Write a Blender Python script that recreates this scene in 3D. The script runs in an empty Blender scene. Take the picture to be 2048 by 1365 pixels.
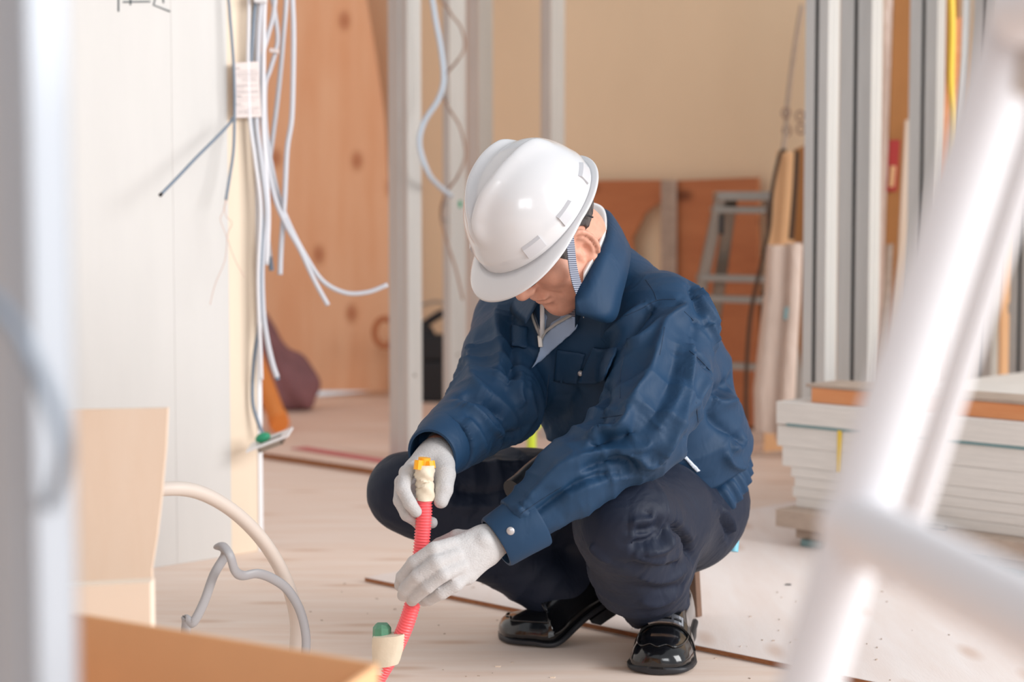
import bpy, bmesh, math, random
import numpy as np
from mathutils import Vector, Matrix
from mathutils.bvhtree import BVHTree
from mathutils.geometry import delaunay_2d_cdt

random.seed(7)
rng = np.random.default_rng(7)
SC = bpy.context.scene
COL = SC.collection

# ------------------------------------------------------------------ camera
FPX, CAMH, PITCH = 4000.0, 0.79, math.atan(0.0725)
cam_d = bpy.data.cameras.new('camera')
cam = bpy.data.objects.new('camera', cam_d)
COL.objects.link(cam)
cam_d.sensor_fit = 'HORIZONTAL'
cam_d.sensor_width = 36.0
cam_d.lens = FPX / 2048.0 * 36.0
cam_d.clip_start = 0.05
cam_d.dof.use_dof = True
cam_d.dof.focus_distance = 3.16
cam_d.dof.aperture_fstop = 3.1
cam_d.dof.aperture_blades = 9
cam.location = (0, 0, CAMH)
cam.rotation_euler = (math.pi / 2 - PITCH, 0, 0)
SC.camera = cam

# ------------------------------------------------------------------ light
SC.view_settings.view_transform = 'Standard'
SC.view_settings.look = 'None'
SC.view_settings.gamma = 1.0
SC.view_settings.exposure = 0.12
SC.view_settings.use_curve_mapping = False
world = bpy.data.worlds.new('daylight')
SC.world = world
world.use_nodes = True
world.node_tree.nodes['Background'].inputs[0].default_value = (0.93, 0.96, 1.0, 1)
world.node_tree.nodes['Background'].inputs[1].default_value = 0.56


def area_light(name, loc, target, sx, sy, power, col):
    d = bpy.data.lights.new(name, 'AREA')
    d.shape = 'RECTANGLE'
    d.size, d.size_y, d.energy, d.color = sx, sy, power, col
    o = bpy.data.objects.new(name, d)
    COL.objects.link(o)
    o.location = loc
    o.rotation_euler = (Vector(target) - Vector(loc)).to_track_quat('-Z', 'Y').to_euler()
    return o


area_light('window_daylight', (5.6, 0.9, 2.7), (0.1, 4.0, 0.5), 4.6, 3.0, 400, (1.0, 0.99, 0.985))
area_light('window_daylight_rear', (1.2, -3.6, 2.2), (0.0, 3.6, 0.5), 2.6, 1.6, 85, (0.96, 0.98, 1.0))


# ------------------------------------------------------------------ helpers
def V(*a):
    return np.array(a, dtype=float)


def ray(px, py):
    u, v = (px - 1024) / FPX, (682.5 - py) / FPX
    c, s = math.cos(PITCH), math.sin(PITCH)
    return V(u, c + v * s, -s + v * c)


def at(px, py, Y):
    r = ray(px, py)
    return V(0, 0, CAMH) + r * (Y / r[1])


def ground(px, py, z=0.0):
    r = ray(px, py)
    return V(0, 0, CAMH) + r * ((z - CAMH) / r[2])


def nrm(v):
    v = np.asarray(v, float)
    return v / (np.linalg.norm(v) + 1e-12)


E1 = V(math.sqrt(.5), math.sqrt(.5), 0)      # building axis, away and right
E2 = V(math.sqrt(.5), -math.sqrt(.5), 0)     # building axis, near and right
EZ = V(0, 0, 1)


def lin(c):
    return tuple(((x / 255) / 12.92 if x / 255 <= .04045 else ((x / 255 + .055) / 1.055) ** 2.4) for x in c)


def tag(o, label=None, cat=None, group=None, kind=None):
    if label: o['label'] = label
    if cat: o['category'] = cat
    if group: o['group'] = group
    if kind: o['kind'] = kind
    return o


WORLD_LOC = {}


def empty(name, loc, label=None, cat=None, group=None, kind=None):
    o = bpy.data.objects.new(name, None)
    COL.objects.link(o)
    o.empty_display_size = .05
    o.location = tuple(loc)
    WORLD_LOC[o.name] = V(*loc)
    return tag(o, label, cat, group, kind)


def mesh_obj(name, verts, faces, mats, parent=None, smooth=False, mi=None):
    """world-space verts -> object; top-level objects get their origin at their base"""
    verts = np.asarray(verts, float)
    if parent is not None:
        base = WORLD_LOC[parent.name]
    else:
        base = (verts.min(0) + verts.max(0)) / 2
        base[2] = verts[:, 2].min()
    me = bpy.data.meshes.new(name)
    me.from_pydata((verts - base).tolist(), [], [list(map(int, f)) for f in faces])
    if not isinstance(mats, (list, tuple)): mats = [mats]
    for m in mats: me.materials.append(m)
    if mi is not None: me.polygons.foreach_set('material_index', np.asarray(mi, np.int32))
    if smooth: me.polygons.foreach_set('use_smooth', np.ones(len(me.polygons), bool))
    me.update()
    o = bpy.data.objects.new(name, me)
    COL.objects.link(o)
    if parent is not None:
        o.parent = parent
    else:
        o.location = tuple(base)
    WORLD_LOC[o.name] = base
    return o


class MB:
    """collects shapes in world space and builds ONE mesh object"""
    def __init__(s):
        s.v, s.f, s.m = [], [], []
        s.n = 0

    def add(s, verts, faces, mi=0):
        s.v.append(np.asarray(verts, float))
        s.f += [[i + s.n for i in f] for f in faces]
        s.m += [mi] * len(faces)
        s.n += len(verts)
        return s

    def box(s, o, a, b, c, mi=0, bev=0.0):
        """corner o, edge vectors a,b,c; optional bevel"""
        o, a, b, c = map(lambda q: np.asarray(q, float), (o, a, b, c))
        if bev <= 0:
            v = [o + i * a + j * b + k * c for k in (0, 1) for j in (0, 1) for i in (0, 1)]
            f = [(0, 2, 3, 1), (4, 5, 7, 6), (0, 1, 5, 4), (2, 6, 7, 3), (0, 4, 6, 2), (1, 3, 7, 5)]
            if np.dot(np.cross(a, b), c) < 0: f = [q[::-1] for q in f]
            return s.add(v, f, mi)
        bm = bmesh.new()
        vs = [bm.verts.new(o + i * a + j * b + k * c) for k in (0, 1) for j in (0, 1) for i in (0, 1)]
        for q in [(0, 2, 3, 1), (4, 5, 7, 6), (0, 1, 5, 4), (2, 6, 7, 3), (0, 4, 6, 2), (1, 3, 7, 5)]:
            bm.faces.new([vs[i] for i in q])
        bmesh.ops.recalc_face_normals(bm, faces=bm.faces)
        bmesh.ops.bevel(bm, geom=bm.edges[:], offset=bev, segments=2, affect='EDGES', profile=.5)
        bm.verts.index_update()
        s.add([np.array(v.co) for v in bm.verts], [[v.index for v in f.verts] for f in bm.faces], mi)
        bm.free()
        return s

    def tube(s, pts, r, n=10, mi=0, smoothp=True, step=None, flat=1.0, side=None, caps=True, rfun=None):
        pts = np.asarray(pts, float)
        if smoothp and len(pts) > 2: pts = catmull(pts, step or 8)
        N = len(pts)
        rr = np.full(N, r, float) if np.isscalar(r) else np.interp(np.linspace(0, 1, N), np.linspace(0, 1, len(r)), r)
        if rfun is not None: rr = rr * rfun(pts)
        t = np.gradient(pts, axis=0)
        t /= (np.linalg.norm(t, axis=1)[:, None] + 1e-12)
        if side is None:
            up = V(0, 0, 1) if abs(t[0][2]) < .8 else V(1, 0, 0)
        else:
            up = np.asarray(side, float)
        u = up - t[0] * np.dot(up, t[0]); u = nrm(u)
        vs = []
        ang = np.linspace(0, 2 * np.pi, n, endpoint=False)
        for i in range(N):
            ref = u if side is None else np.asarray(side, float)
            u = nrm(ref - t[i] * np.dot(ref, t[i]))
            w = np.cross(t[i], u)
            for a in ang:
                vs.append(pts[i] + rr[i] * (math.cos(a) * u + math.sin(a) * w * flat))
        fs = []
        for i in range(N - 1):
            for k in range(n):
                a, b = i * n + k, i * n + (k + 1) % n
                fs.append((a, b, b + n, a + n))
        if caps:
            fs.append(tuple(range(n))[::-1])
            fs.append(tuple((N - 1) * n + k for k in range(n)))
        return s.add(vs, fs, mi)

    def loft(s, rings, mi=0, closed=True, caps=True):
        n = len(rings[0])
        v = np.concatenate([np.asarray(r, float) for r in rings])
        fs = []
        for i in range(len(rings) - 1):
            for k in range(n if closed else n - 1):
                a, b = i * n + k, i * n + (k + 1) % n
                fs.append((a, b, b + n, a + n))
        if caps and closed:
            fs.append(tuple(range(n))[::-1])
            fs.append(tuple((len(rings) - 1) * n + k for k in range(n)))
        return s.add(v, fs, mi)

    def sphere(s, c, r, axes=None, nu=14, nv=9, mi=0):
        r = np.ones(3) * r
        ax = np.eye(3) if axes is None else np.asarray(axes, float)
        vs, fs = [], []
        for j in range(nv + 1):
            th = math.pi * j / nv
            for i in range(nu):
                ph = 2 * math.pi * i / nu
                l = V(math.sin(th) * math.cos(ph), math.sin(th) * math.sin(ph), math.cos(th)) * r
                vs.append(np.asarray(c) + l @ ax)
        for j in range(nv):
            for i in range(nu):
                a, b = j * nu + i, j * nu + (i + 1) % nu
                fs.append((a, a + nu, b + nu, b))
        return s.add(vs, fs, mi)

    def prism(s, poly, d, mi=0):
        """planar polygon (3D points) extruded by vector d"""
        p = np.asarray(poly, float)
        n = len(p)
        nn = np.zeros(3)
        for i in range(n): nn += np.cross(p[i], p[(i + 1) % n])
        flip = np.dot(nn, d) > 0
        v = np.concatenate([p, p + np.asarray(d)])
        f = [tuple(range(n))[::-1], tuple(range(n, 2 * n))] + [(i, (i + 1) % n, n + (i + 1) % n, n + i) for i in range(n)]
        if not flip: f = [q[::-1] for q in f]
        return s.add(v, f, mi)

    def build(s, name, mats, parent=None, smooth=False):
        v = np.concatenate(s.v)
        o = mesh_obj(name, v, s.f, mats, parent, smooth, s.m)
        if smooth == 'auto':
            try:
                o.data.set_sharp_from_angle(angle=math.radians(40))
            except Exception:
                pass
        return o


def catmull(P, k=8):
    P = np.asarray(P, float)
    Q = np.vstack([2 * P[0] - P[1], P, 2 * P[-1] - P[-2]])
    out = []
    for i in range(1, len(Q) - 2):
        p0, p1, p2, p3 = Q[i - 1], Q[i], Q[i + 1], Q[i + 2]
        for t in np.linspace(0, 1, k, endpoint=False):
            out.append(.5 * (2 * p1 + (p2 - p0) * t + (2 * p0 - 5 * p1 + 4 * p2 - p3) * t * t + (3 * p1 - p0 - 3 * p2 + p3) * t ** 3))
    out.append(P[-1])
    return np.array(out)


# ------------------------------------------------------------------ materials
MATS = {}


def mat(name, col, rough=.6, metal=0.0, var=0.0, vscale=6.0, stretch=(1, 1, 1), bump=0.0, bscale=200.0,
        bstretch=None, col2=None, sheen=0.0, coat=0.0, spec=.5, trans=0.0, knots=None, sss=0.0, dist=0.002, wave=None, rot=0.0, bump2=None):
    m = bpy.data.materials.new(name)
    m.use_nodes = True
    nt = m.node_tree
    N, L = nt.nodes, nt.links
    b = N['Principled BSDF']
    c1 = lin(col)
    b.inputs['Base Color'].default_value = (*c1, 1)
    b.inputs['Roughness'].default_value = rough
    b.inputs['Metallic'].default_value = metal
    b.inputs['Specular IOR Level'].default_value = spec
    if sheen:
        b.inputs['Sheen Weight'].default_value = sheen
        b.inputs['Sheen Roughness'].default_value = .45
    if coat:
        b.inputs['Coat Weight'].default_value = coat
        b.inputs['Coat Roughness'].default_value = .08
    if trans:
        b.inputs['Transmission Weight'].default_value = trans
    if sss:
        b.inputs['Subsurface Weight'].default_value = sss
        b.inputs['Subsurface Radius'].default_value = (.012, .005, .003)
    tc = N.new('ShaderNodeTexCoord')

    def mapped(st, r=0.0):
        mp = N.new('ShaderNodeMapping')
        mp.inputs['Scale'].default_value = st
        mp.inputs['Rotation'].default_value = (0, 0, r)
        L.new(tc.outputs['Object'], mp.inputs['Vector'])
        return mp.outputs['Vector']
    colsock = None
    if var or col2:
        c2 = lin(col2) if col2 else tuple(min(1, x * (1 - var)) for x in c1)
        no = N.new('ShaderNodeTexNoise')
        no.inputs['Scale'].default_value = vscale
        no.inputs['Detail'].default_value = 5
        no.inputs['Roughness'].default_value = .6
        L.new(mapped(stretch, rot), no.inputs['Vector'])
        rp = N.new('ShaderNodeValToRGB')
        rp.color_ramp.elements[0].position, rp.color_ramp.elements[1].position = .32, .68
        rp.color_ramp.elements[0].color = (*c2, 1)
        rp.color_ramp.elements[1].color = (*c1, 1)
        L.new(no.outputs['Fac'], rp.inputs['Fac'])
        colsock = rp.outputs['Color']
    if knots:
        kc, ks, kst = knots
        vo = N.new('ShaderNodeTexVoronoi')
        vo.voronoi_dimensions = '2D'
        vo.inputs['Scale'].default_value = ks
        mk = mapped(kst, rot)
        mk.node.inputs['Rotation'].default_value = (math.pi / 2 if kst[2] != 1 else 0, 0, rot)
        L.new(mk, vo.inputs['Vector'])
        r2 = N.new('ShaderNodeValToRGB')
        r2.color_ramp.elements[0].position, r2.color_ramp.elements[1].position = .035, .13
        r2.color_ramp.elements[0].color = (1, 1, 1, 1)
        r2.color_ramp.elements[1].color = (0, 0, 0, 1)
        L.new(vo.outputs['Distance'], r2.inputs['Fac'])
        mx = N.new('ShaderNodeMix'); mx.data_type = 'RGBA'
        L.new(r2.outputs['Color'], mx.inputs['Factor'])
        if colsock: L.new(colsock, mx.inputs['A'])
        else: mx.inputs['A'].default_value = (*c1, 1)
        mx.inputs['B'].default_value = (*lin(kc), 1)
        colsock = mx.outputs['Result']
    if wave:
        wc, ws, wdir = wave
        wv = N.new('ShaderNodeTexWave')
        wv.bands_direction = wdir
        wv.inputs['Scale'].default_value = ws
        L.new(tc.outputs['Object'], wv.inputs['Vector'])
        mx = N.new('ShaderNodeMix'); mx.data_type = 'RGBA'
        L.new(wv.outputs['Fac'], mx.inputs['Factor'])
        if colsock: L.new(colsock, mx.inputs['A'])
        else: mx.inputs['A'].default_value = (*c1, 1)
        mx.inputs['B'].default_value = (*lin(wc), 1)
        colsock = mx.outputs['Result']
    if colsock: L.new(colsock, b.inputs['Base Color'])
    if bump:
        nb = N.new('ShaderNodeTexNoise')
        nb.inputs['Scale'].default_value = bscale
        nb.inputs['Detail'].default_value = 3
        L.new(mapped(bstretch or stretch, rot), nb.inputs['Vector'])
        bp = N.new('ShaderNodeBump')
        bp.inputs['Strength'].default_value = bump
        bp.inputs['Distance'].default_value = dist
        L.new(nb.outputs['Fac'], bp.inputs['Height'])
        if bump2:
            n2 = N.new('ShaderNodeTexNoise')
            n2.inputs['Scale'].default_value = bump2[1]
            n2.inputs['Detail'].default_value = 2.5
            n2.inputs['Distortion'].default_value = .8
            L.new(mapped(bump2[3]), n2.inputs['Vector'])
            b2 = N.new('ShaderNodeBump')
            b2.inputs['Strength'].default_value = bump2[0]
            b2.inputs['Distance'].default_value = bump2[2]
            L.new(n2.outputs['Fac'], b2.inputs['Height'])
            L.new(b2.outputs['Normal'], bp.inputs['Normal'])
        L.new(bp.outputs['Normal'], b.inputs['Normal'])
    MATS[name] = m
    return m


# ------------------------------------------------------------------ implicit surfaces
def smin(a, b, k):
    if k <= 0: return np.minimum(a, b)
    h = np.maximum(k - np.abs(a - b), 0) / k
    return np.minimum(a, b) - h * h * k * .25


class SDF:
    def __init__(s):
        s.ops = []

    def cone(s, a, b, ra, rb, k=.03, sub=False):
        a, b = np.asarray(a, float), np.asarray(b, float)
        R = max(ra, rb)

        def fn(P):
            ba = b - a
            t = np.clip(((P - a) @ ba) / (ba @ ba + 1e-12), 0, 1)
            return np.linalg.norm(P - a - t[..., None] * ba, axis=-1) - (ra + (rb - ra) * t)
        s.ops.append(('sub' if sub else 'add', fn, np.minimum(a, b) - R, np.maximum(a, b) + R, k))
        return s

    def chain(s, pts, rs, k=.02):
        for i in range(len(pts) - 1):
            s.cone(pts[i], pts[i + 1], rs[i], rs[i + 1], k)
        return s

    def ell(s, c, r, axes=None, k=.03, sub=False):
        c, r = np.asarray(c, float), np.asarray(r, float) * np.ones(3)
        A = np.eye(3) if axes is None else np.asarray(axes, float)   # rows = axes
        ext = np.sqrt(((A * r[:, None]) ** 2).sum(0))

        def fn(P):
            q = (P - c) @ A.T
            k0 = np.linalg.norm(q / r, axis=-1)
            k1 = np.linalg.norm(q / (r * r), axis=-1) + 1e-9
            return k0 * (k0 - 1) / k1
        s.ops.append(('sub' if sub else 'add', fn, c - ext, c + ext, k))
        return s

    def cut(s, c, n, R):
        """remove everything on the +n side of the plane, inside a ball of radius R"""
        c, n = np.asarray(c, float), nrm(n)

        def fn(P):
            d = (P - c) @ n
            return np.where(np.linalg.norm(P - c, axis=-1) < R, d, -1.0)
        s.ops.append(('cut', fn, c - R, c + R, 0))
        return s

    def cutall(s, fn):
        s.ops.append(('cutall', fn, None, None, 0))
        return s

    def bounds(s):
        lo = np.min([o[2] for o in s.ops if o[0] == 'add'], axis=0)
        hi = np.max([o[3] for o in s.ops if o[0] == 'add'], axis=0)
        return lo, hi

    def mesh(s, h, axes_xyz=None, smooth=1):
        lo, hi = s.bounds()
        lo, hi = lo - 3 * h - .01, hi + 3 * h + .01
        if axes_xyz is None:
            X = [np.arange(lo[i], hi[i] + h, h) for i in range(3)]
        else:
            X = axes_xyz
        D = np.full([len(x) for x in X], .08)
        for kind, fn, l, u, k in s.ops:
            if kind == 'cutall':
                sl = tuple(slice(0, len(x)) for x in X)
            else:
                m = .02 + k
                sl = tuple(slice(max(0, np.searchsorted(X[i], l[i] - m) - 1), np.searchsorted(X[i], u[i] + m) + 1) for i in range(3))
            gx, gy, gz = np.meshgrid(X[0][sl[0]], X[1][sl[1]], X[2][sl[2]], indexing='ij')
            P = np.stack([gx, gy, gz], -1)
            d = fn(P)
            if kind == 'add': D[sl] = smin(D[sl], d, k)
            elif kind == 'sub': D[sl] = -smin(-D[sl], d, k)
            else: D[sl] = np.maximum(D[sl], d)
        v, f = surface_nets(D, X)
        for _ in range(smooth): v = relax(v, f, .5)
        return v, f


def surface_nets(D, X):
    inside = D < 0
    nx, ny, nz = D.shape
    c = np.zeros((nx - 1, ny - 1, nz - 1), np.int16)
    offs = [(i, j, k) for i in (0, 1) for j in (0, 1) for k in (0, 1)]
    for i, j, k in offs:
        c += inside[i:nx - 1 + i, j:ny - 1 + j, k:nz - 1 + k]
    act = np.argwhere((c > 0) & (c < 8))
    idx = -np.ones(c.shape, np.int64)
    idx[tuple(act.T)] = np.arange(len(act))
    acc = np.zeros((len(act), 3)); cnt = np.zeros(len(act))
    Xa = [np.asarray(x) for x in X]
    edges = [(a, b) for a in range(8) for b in range(a + 1, 8) if sum(abs(offs[a][q] - offs[b][q]) for q in range(3)) == 1]
    for a, b in edges:
        ia, ib = act + np.array(offs[a]), act + np.array(offs[b])
        da, db = D[tuple(ia.T)], D[tuple(ib.T)]
        m = (da < 0) != (db < 0)
        if not m.any(): continue
        t = (da[m] / (da[m] - db[m]))[:, None]
        pa = np.stack([Xa[q][ia[m, q]] for q in range(3)], -1)
        pb = np.stack([Xa[q][ib[m, q]] for q in range(3)], -1)
        acc[m] += pa + (pb - pa) * t
        cnt[m] += 1
    verts = acc / cnt[:, None]
    quads = []
    for ax in range(3):
        s0 = [slice(None)] * 3; s1 = [slice(None)] * 3
        s0[ax] = slice(0, -1); s1[ax] = slice(1, None)
        a, b = inside[tuple(s0)], inside[tuple(s1)]
        e = np.argwhere(a != b)
        o1, o2 = [q for q in range(3) if q != ax]
        ok = (e[:, o1] > 0) & (e[:, o2] > 0) & (e[:, o1] < D.shape[o1] - 1) & (e[:, o2] < D.shape[o2] - 1)
        e = e[ok]
        sgn = a[tuple(e.T)]
        def cell(d1, d2):
            q = e.copy(); q[:, o1] += d1; q[:, o2] += d2
            return idx[tuple(q.T)]
        q = np.stack([cell(-1, -1), cell(0, -1), cell(0, 0), cell(-1, 0)], -1)
        flip = sgn if ax != 1 else ~sgn
        q[~flip] = q[~flip][:, ::-1]
        quads.append(q)
    quads = np.concatenate(quads)
    return verts, quads


def relax(v, f, w):
    acc = np.zeros_like(v); cnt = np.zeros(len(v))
    for a, b in ((0, 1), (1, 2), (2, 3), (3, 0)):
        np.add.at(acc, f[:, a], v[f[:, b]]); np.add.at(cnt, f[:, a], 1)
        np.add.at(acc, f[:, b], v[f[:, a]]); np.add.at(cnt, f[:, b], 1)
    return v + w * (acc / np.maximum(cnt, 1)[:, None] - v)


def vnormals(v, f):
    n = np.cross(v[f[:, 2]] - v[f[:, 0]], v[f[:, 3]] - v[f[:, 1]])
    out = np.zeros_like(v)
    for k in range(4): np.add.at(out, f[:, k], n)
    return out / (np.linalg.norm(out, axis=1)[:, None] + 1e-12)


def bvh_of(v, f):
    return BVHTree.FromPolygons([Vector(p) for p in v], [tuple(map(int, q)) for q in f])


def cast(bvh, px, py):
    r = nrm(ray(px, py))
    h, n, i, d = bvh.ray_cast(Vector((0, 0, CAMH)), Vector(r))
    if h is None: return None, None
    n = np.array(n)
    if n @ r > 0: n = -n
    return np.array(h), n


def seg_dist(P, a, b):
    ba = b - a
    t = np.clip(((P - a) @ ba) / (ba @ ba + 1e-12), 0, 1)
    return np.linalg.norm(P - a - t[:, None] * ba, axis=1)


def fold(v, n0, bvh, pts, w, amp):
    """raise (amp>0) or sink (amp<0) a crease whose course on the cloth is given as seen points"""
    P = []
    pp = catmull(np.array(pts, float), 5) if len(pts) > 2 else np.linspace(pts[0], pts[1], 6)
    for q in pp:
        h, _ = cast(bvh, q[0], q[1])
        if h is not None and (not P or np.linalg.norm(h - P[-1]) < .06): P.append(h)
    if len(P) < 2: return v
    P = np.array(P)
    lo, hi = P.min(0) - 3 * w, P.max(0) + 3 * w
    m = np.where(np.all((v > lo) & (v < hi), axis=1))[0]
    if len(m) == 0: return v
    d = np.full(len(m), 9.0)
    tt = np.zeros(len(m))
    for i in range(len(P) - 1):
        ds = seg_dist(v[m], P[i], P[i + 1])
        q = ds < d
        d[q] = ds[q]
        tt[q] = (i + .5) / (len(P) - 1)
    fade = np.clip(np.minimum(tt, 1 - tt) * 5, .25, 1)
    v = v.copy()
    v[m] += n0[m] * (amp * fade * np.exp(-(np.sqrt(d * d + .09 * w * w) - .3 * w) / (.75 * w)))[:, None]
    return v


def wrinkle(v, n, a, b, R, wl, amp, spiral, s0, width, seed, ref=None):
    """gathered cloth around a limb: crests that spiral about the axis a-b, strongest s0 metres from a"""
    a, b = np.asarray(a, float), np.asarray(b, float)
    d = nrm(b - a)
    u = nrm((ref if ref is not None else V(0, -1, 0)) - d * (d @ (ref if ref is not None else V(0, -1, 0)))); w = np.cross(d, u)
    q = v - a
    t = q @ d
    x, y = q @ u, q @ w
    rad = np.hypot(x, y)
    ang = np.arctan2(y, x)
    ph = 2 * np.pi * t / wl + spiral * ang + 1.1 * np.sin(2 * ang + seed) + .9 * np.sin(t * 37 + 1.7 * seed + ang)
    ridge = 1 - np.abs(np.sin(ph / 2)) ** .75
    ridge = ridge - .3
    m = np.exp(-((t - s0) / width) ** 2) * np.clip((R * 1.35 - rad) / (R * .3), 0, 1)
    m = m * (.55 + .45 * np.sin(ang * 1.0 + seed * 2.3) * np.sin(t * 29 + seed))
    return v + n * (amp * ridge * m)[:, None]


def patch(name, poly, bvh, mats, parent, off=.002, th=.002, step=7, lift=None, smooth=True, tol=None):
    """a cloth piece lying on a surface: outline as seen, draped onto the surface, with thickness"""
    poly = np.array(poly, float)
    pts, edges = [], []
    n = len(poly)
    for i in range(n):
        a, b = poly[i], poly[(i + 1) % n]
        k = max(1, int(np.linalg.norm(b - a) / step))
        for t in range(k): pts.append(a + (b - a) * t / k)
    nb = len(pts)
    edges = [(i, (i + 1) % nb) for i in range(nb)]
    lo, hi = poly.min(0), poly.max(0)
    for x in np.arange(lo[0] + step / 2, hi[0], step):
        for y in np.arange(lo[1] + step / 2, hi[1], step):
            ins = False
            for i in range(n):
                a, b = poly[i], poly[(i + 1) % n]
                if (a[1] > y) != (b[1] > y) and x < (b[0] - a[0]) * (y - a[1]) / (b[1] - a[1]) + a[0]: ins = not ins
            if ins and min(np.linalg.norm(np.array(p) - (x, y)) for p in pts[:nb]) > step * .45: pts.append(np.array((x, y)))
    r = delaunay_2d_cdt([Vector(p) for p in pts], edges, [list(range(nb))], 1, 1e-4)
    vv, tris = r[0], [tuple(t) for t in r[2]]
    H, NN, miss = [], [], []
    for i, p in enumerate(vv):
        h, nn = cast(bvh, p[0], p[1])
        if h is None:
            miss.append(i); H.append(None); NN.append(None)
        else:
            H.append(h); NN.append(nn)
    good = [i for i in range(len(H)) if H[i] is not None]
    if tol and good:
        md = np.median([H[i][1] for i in good])
        for i in good:
            if abs(H[i][1] - md) > tol: H[i] = None; miss.append(i)
        good = [i for i in good if H[i] is not None]
    if not good: return None
    for i in miss:
        j = min(good, key=lambda g: (vv[g] - vv[i]).length)
        H[i] = at(vv[i][0], vv[i][1], H[j][1]); NN[i] = NN[j]
    H, NN = np.array(H), np.array(NN)
    # smooth normals / depth a little
    nbr = [set() for _ in H]
    for t in tris:
        for a in t: nbr[a].update(t)
    for _ in range(3):
        NN = np.array([nrm(NN[list(s)].mean(0)) if s else NN[i] for i, s in enumerate(nbr)])
    for _ in range(1):
        H = np.array([.5 * H[i] + .5 * H[list(s)].mean(0) if s else H[i] for i, s in enumerate(nbr)])
    lf = np.zeros(len(H)) if lift is None else np.array([lift(p[0], p[1]) for p in vv])
    top = H + NN * (off + th + lf)[:, None]
    bot = H + NN * (off + lf - .0005)[:, None]
    cnt = {}
    for t in tris:
        for a, b in ((t[0], t[1]), (t[1], t[2]), (t[2], t[0])): cnt[(a, b)] = cnt.get((a, b), 0) + 1
    brd = [e for e in cnt if (e[1], e[0]) not in cnt]
    m = len(H)
    # winding: make top face the camera side
    a, b, c = top[list(tris[0])]
    if np.cross(b - a, c - a) @ NN[tris[0][0]] < 0:
        tris = [t[::-1] for t in tris]; brd = [(q, p) for p, q in brd]
    F = list(tris) + [(x + m, z + m, y + m) for x, y, z in tris] + [(p, p + m, q + m, q) for p, q in brd]
    return mesh_obj(name, np.concatenate([top, bot]), F, mats, parent, smooth)
# ------------------------------------------------------------------ materials in use
m_floor = mat('plywood_floor', (246, 229, 217), .62, col2=(238, 213, 196), vscale=2.2, stretch=(1.2, 9, 9), rot=math.radians(45), bump=.12, bscale=40, knots=((224, 194, 174), 2.6, (.7, 2.4, 1)))
m_floor2 = mat('plywood_floor_pale', (247, 238, 234), .6, col2=(241, 227, 220), vscale=2.0, stretch=(9, 1.2, 9), rot=math.radians(45), bump=.1, bscale=40, knots=((226, 204, 192), 2.4, (2.4, .7, 1)))
m_floor3 = mat('plywood_floor_warm', (240, 218, 205), .65, col2=(230, 200, 182), vscale=2.0, stretch=(1.2, 9, 9), rot=math.radians(45), bump=.1, bscale=40)
m_plyedge = mat('plywood_edge', (176, 118, 78), .8, col2=(140, 88, 55), vscale=60, stretch=(1, 1, 8))
m_white = mat('plasterboard_face', (218, 216, 213), .85, var=.05, vscale=3, stretch=(3, 3, .5), bump=.05, bscale=300)
m_cream = mat('cream_board', (240, 222, 200), .75, var=.06, vscale=4, stretch=(4, 4, .4))
m_bead = mat('white_metal_bead', (238, 238, 240), .4)
m_tan = mat('tan_back_board', (250, 226, 192), .8, var=.08, vscale=1.2, stretch=(1, 1, .7))
m_stud = mat('galvanised_steel', (214, 214, 212), .4, metal=.45, var=.1, vscale=5, stretch=(6, 6, .6))
m_studin = mat('galvanised_steel_darker', (168, 168, 168), .5, metal=.6, var=.1, vscale=5, stretch=(6, 6, .6))  # darker copy of the stud steel for the inner web
m_ply = mat('knotty_orange_plywood', (242, 190, 150), .6, col2=(232, 168, 124), vscale=1.6, stretch=(7, 7, .7), bump=.1, bscale=30, knots=((192, 122, 82), 3.0, (1.3, 1, .8)))
m_ply2 = mat('brown_plywood', (204, 132, 88), .6, col2=(182, 110, 70), vscale=1.6, stretch=(.8, .8, 7), bump=.1, bscale=30, knots=((126, 70, 42), 3.0, (1, 1, 1.5)))
m_cable = mat('grey_cable_sheath', (205, 207, 214), .45)
m_cabled = mat('dark_grey_cable_sheath', (122, 136, 152), .45)
m_cablew = mat('white_cable_sheath', (232, 232, 236), .45)
m_bluecable = mat('pale_blue_conduit', (196, 210, 224), .4)
m_brownwire = mat('brown_wire', (160, 130, 112), .5)
m_paper = mat('printed_paper', (226, 214, 210), .8)
m_ink = mat('print_ink', (120, 112, 118), .8)
m_inkdark = mat('print_ink_dark', (70, 66, 72), .8)
m_pencil = mat('pencil_stroke', (74, 84, 88), .8)
m_copper = mat('thin_copper_wire', (220, 190, 175), .5)
m_alu = mat('brushed_aluminium', (172, 165, 157), .35, metal=.8, var=.1, vscale=8)
m_aluw = mat('bright_aluminium', (228, 228, 232), .55, metal=0.0)
m_dark = mat('black_plastic', (26, 28, 34), .45)
m_maroon = mat('maroon_cloth', (146, 102, 106), .9, var=.3, vscale=9, bump=.4, bscale=40, dist=.006)
m_orange = mat('orange_pipe', (232, 140, 66), .45)
m_red = mat('red_marking', (206, 110, 112), .7)
m_green = mat('green_plastic', (40, 150, 110), .4)
m_lime = mat('lime_plastic', (206, 224, 60), .4)
m_gyp = mat('plasterboard_edge', (230, 225, 219), .85, var=.1, vscale=12, stretch=(1, 1, 12))
m_gyptop = mat('plasterboard_paper', (222, 216, 208), .85)
m_teal = mat('teal_edge_paper', (120, 148, 150), .8)
m_timber = mat('orange_timber', (232, 162, 112), .65, col2=(222, 146, 94), vscale=4, stretch=(1, 1, 9))
m_pallet = mat('grey_pallet_wood', (186, 166, 150), .75, var=.2, vscale=7, stretch=(3, 3, 9))
m_yellow = mat('yellow_strap', (232, 196, 66), .5)
m_card = mat('tan_cardboard', (240, 190, 142), .8, var=.12, vscale=3)
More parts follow.
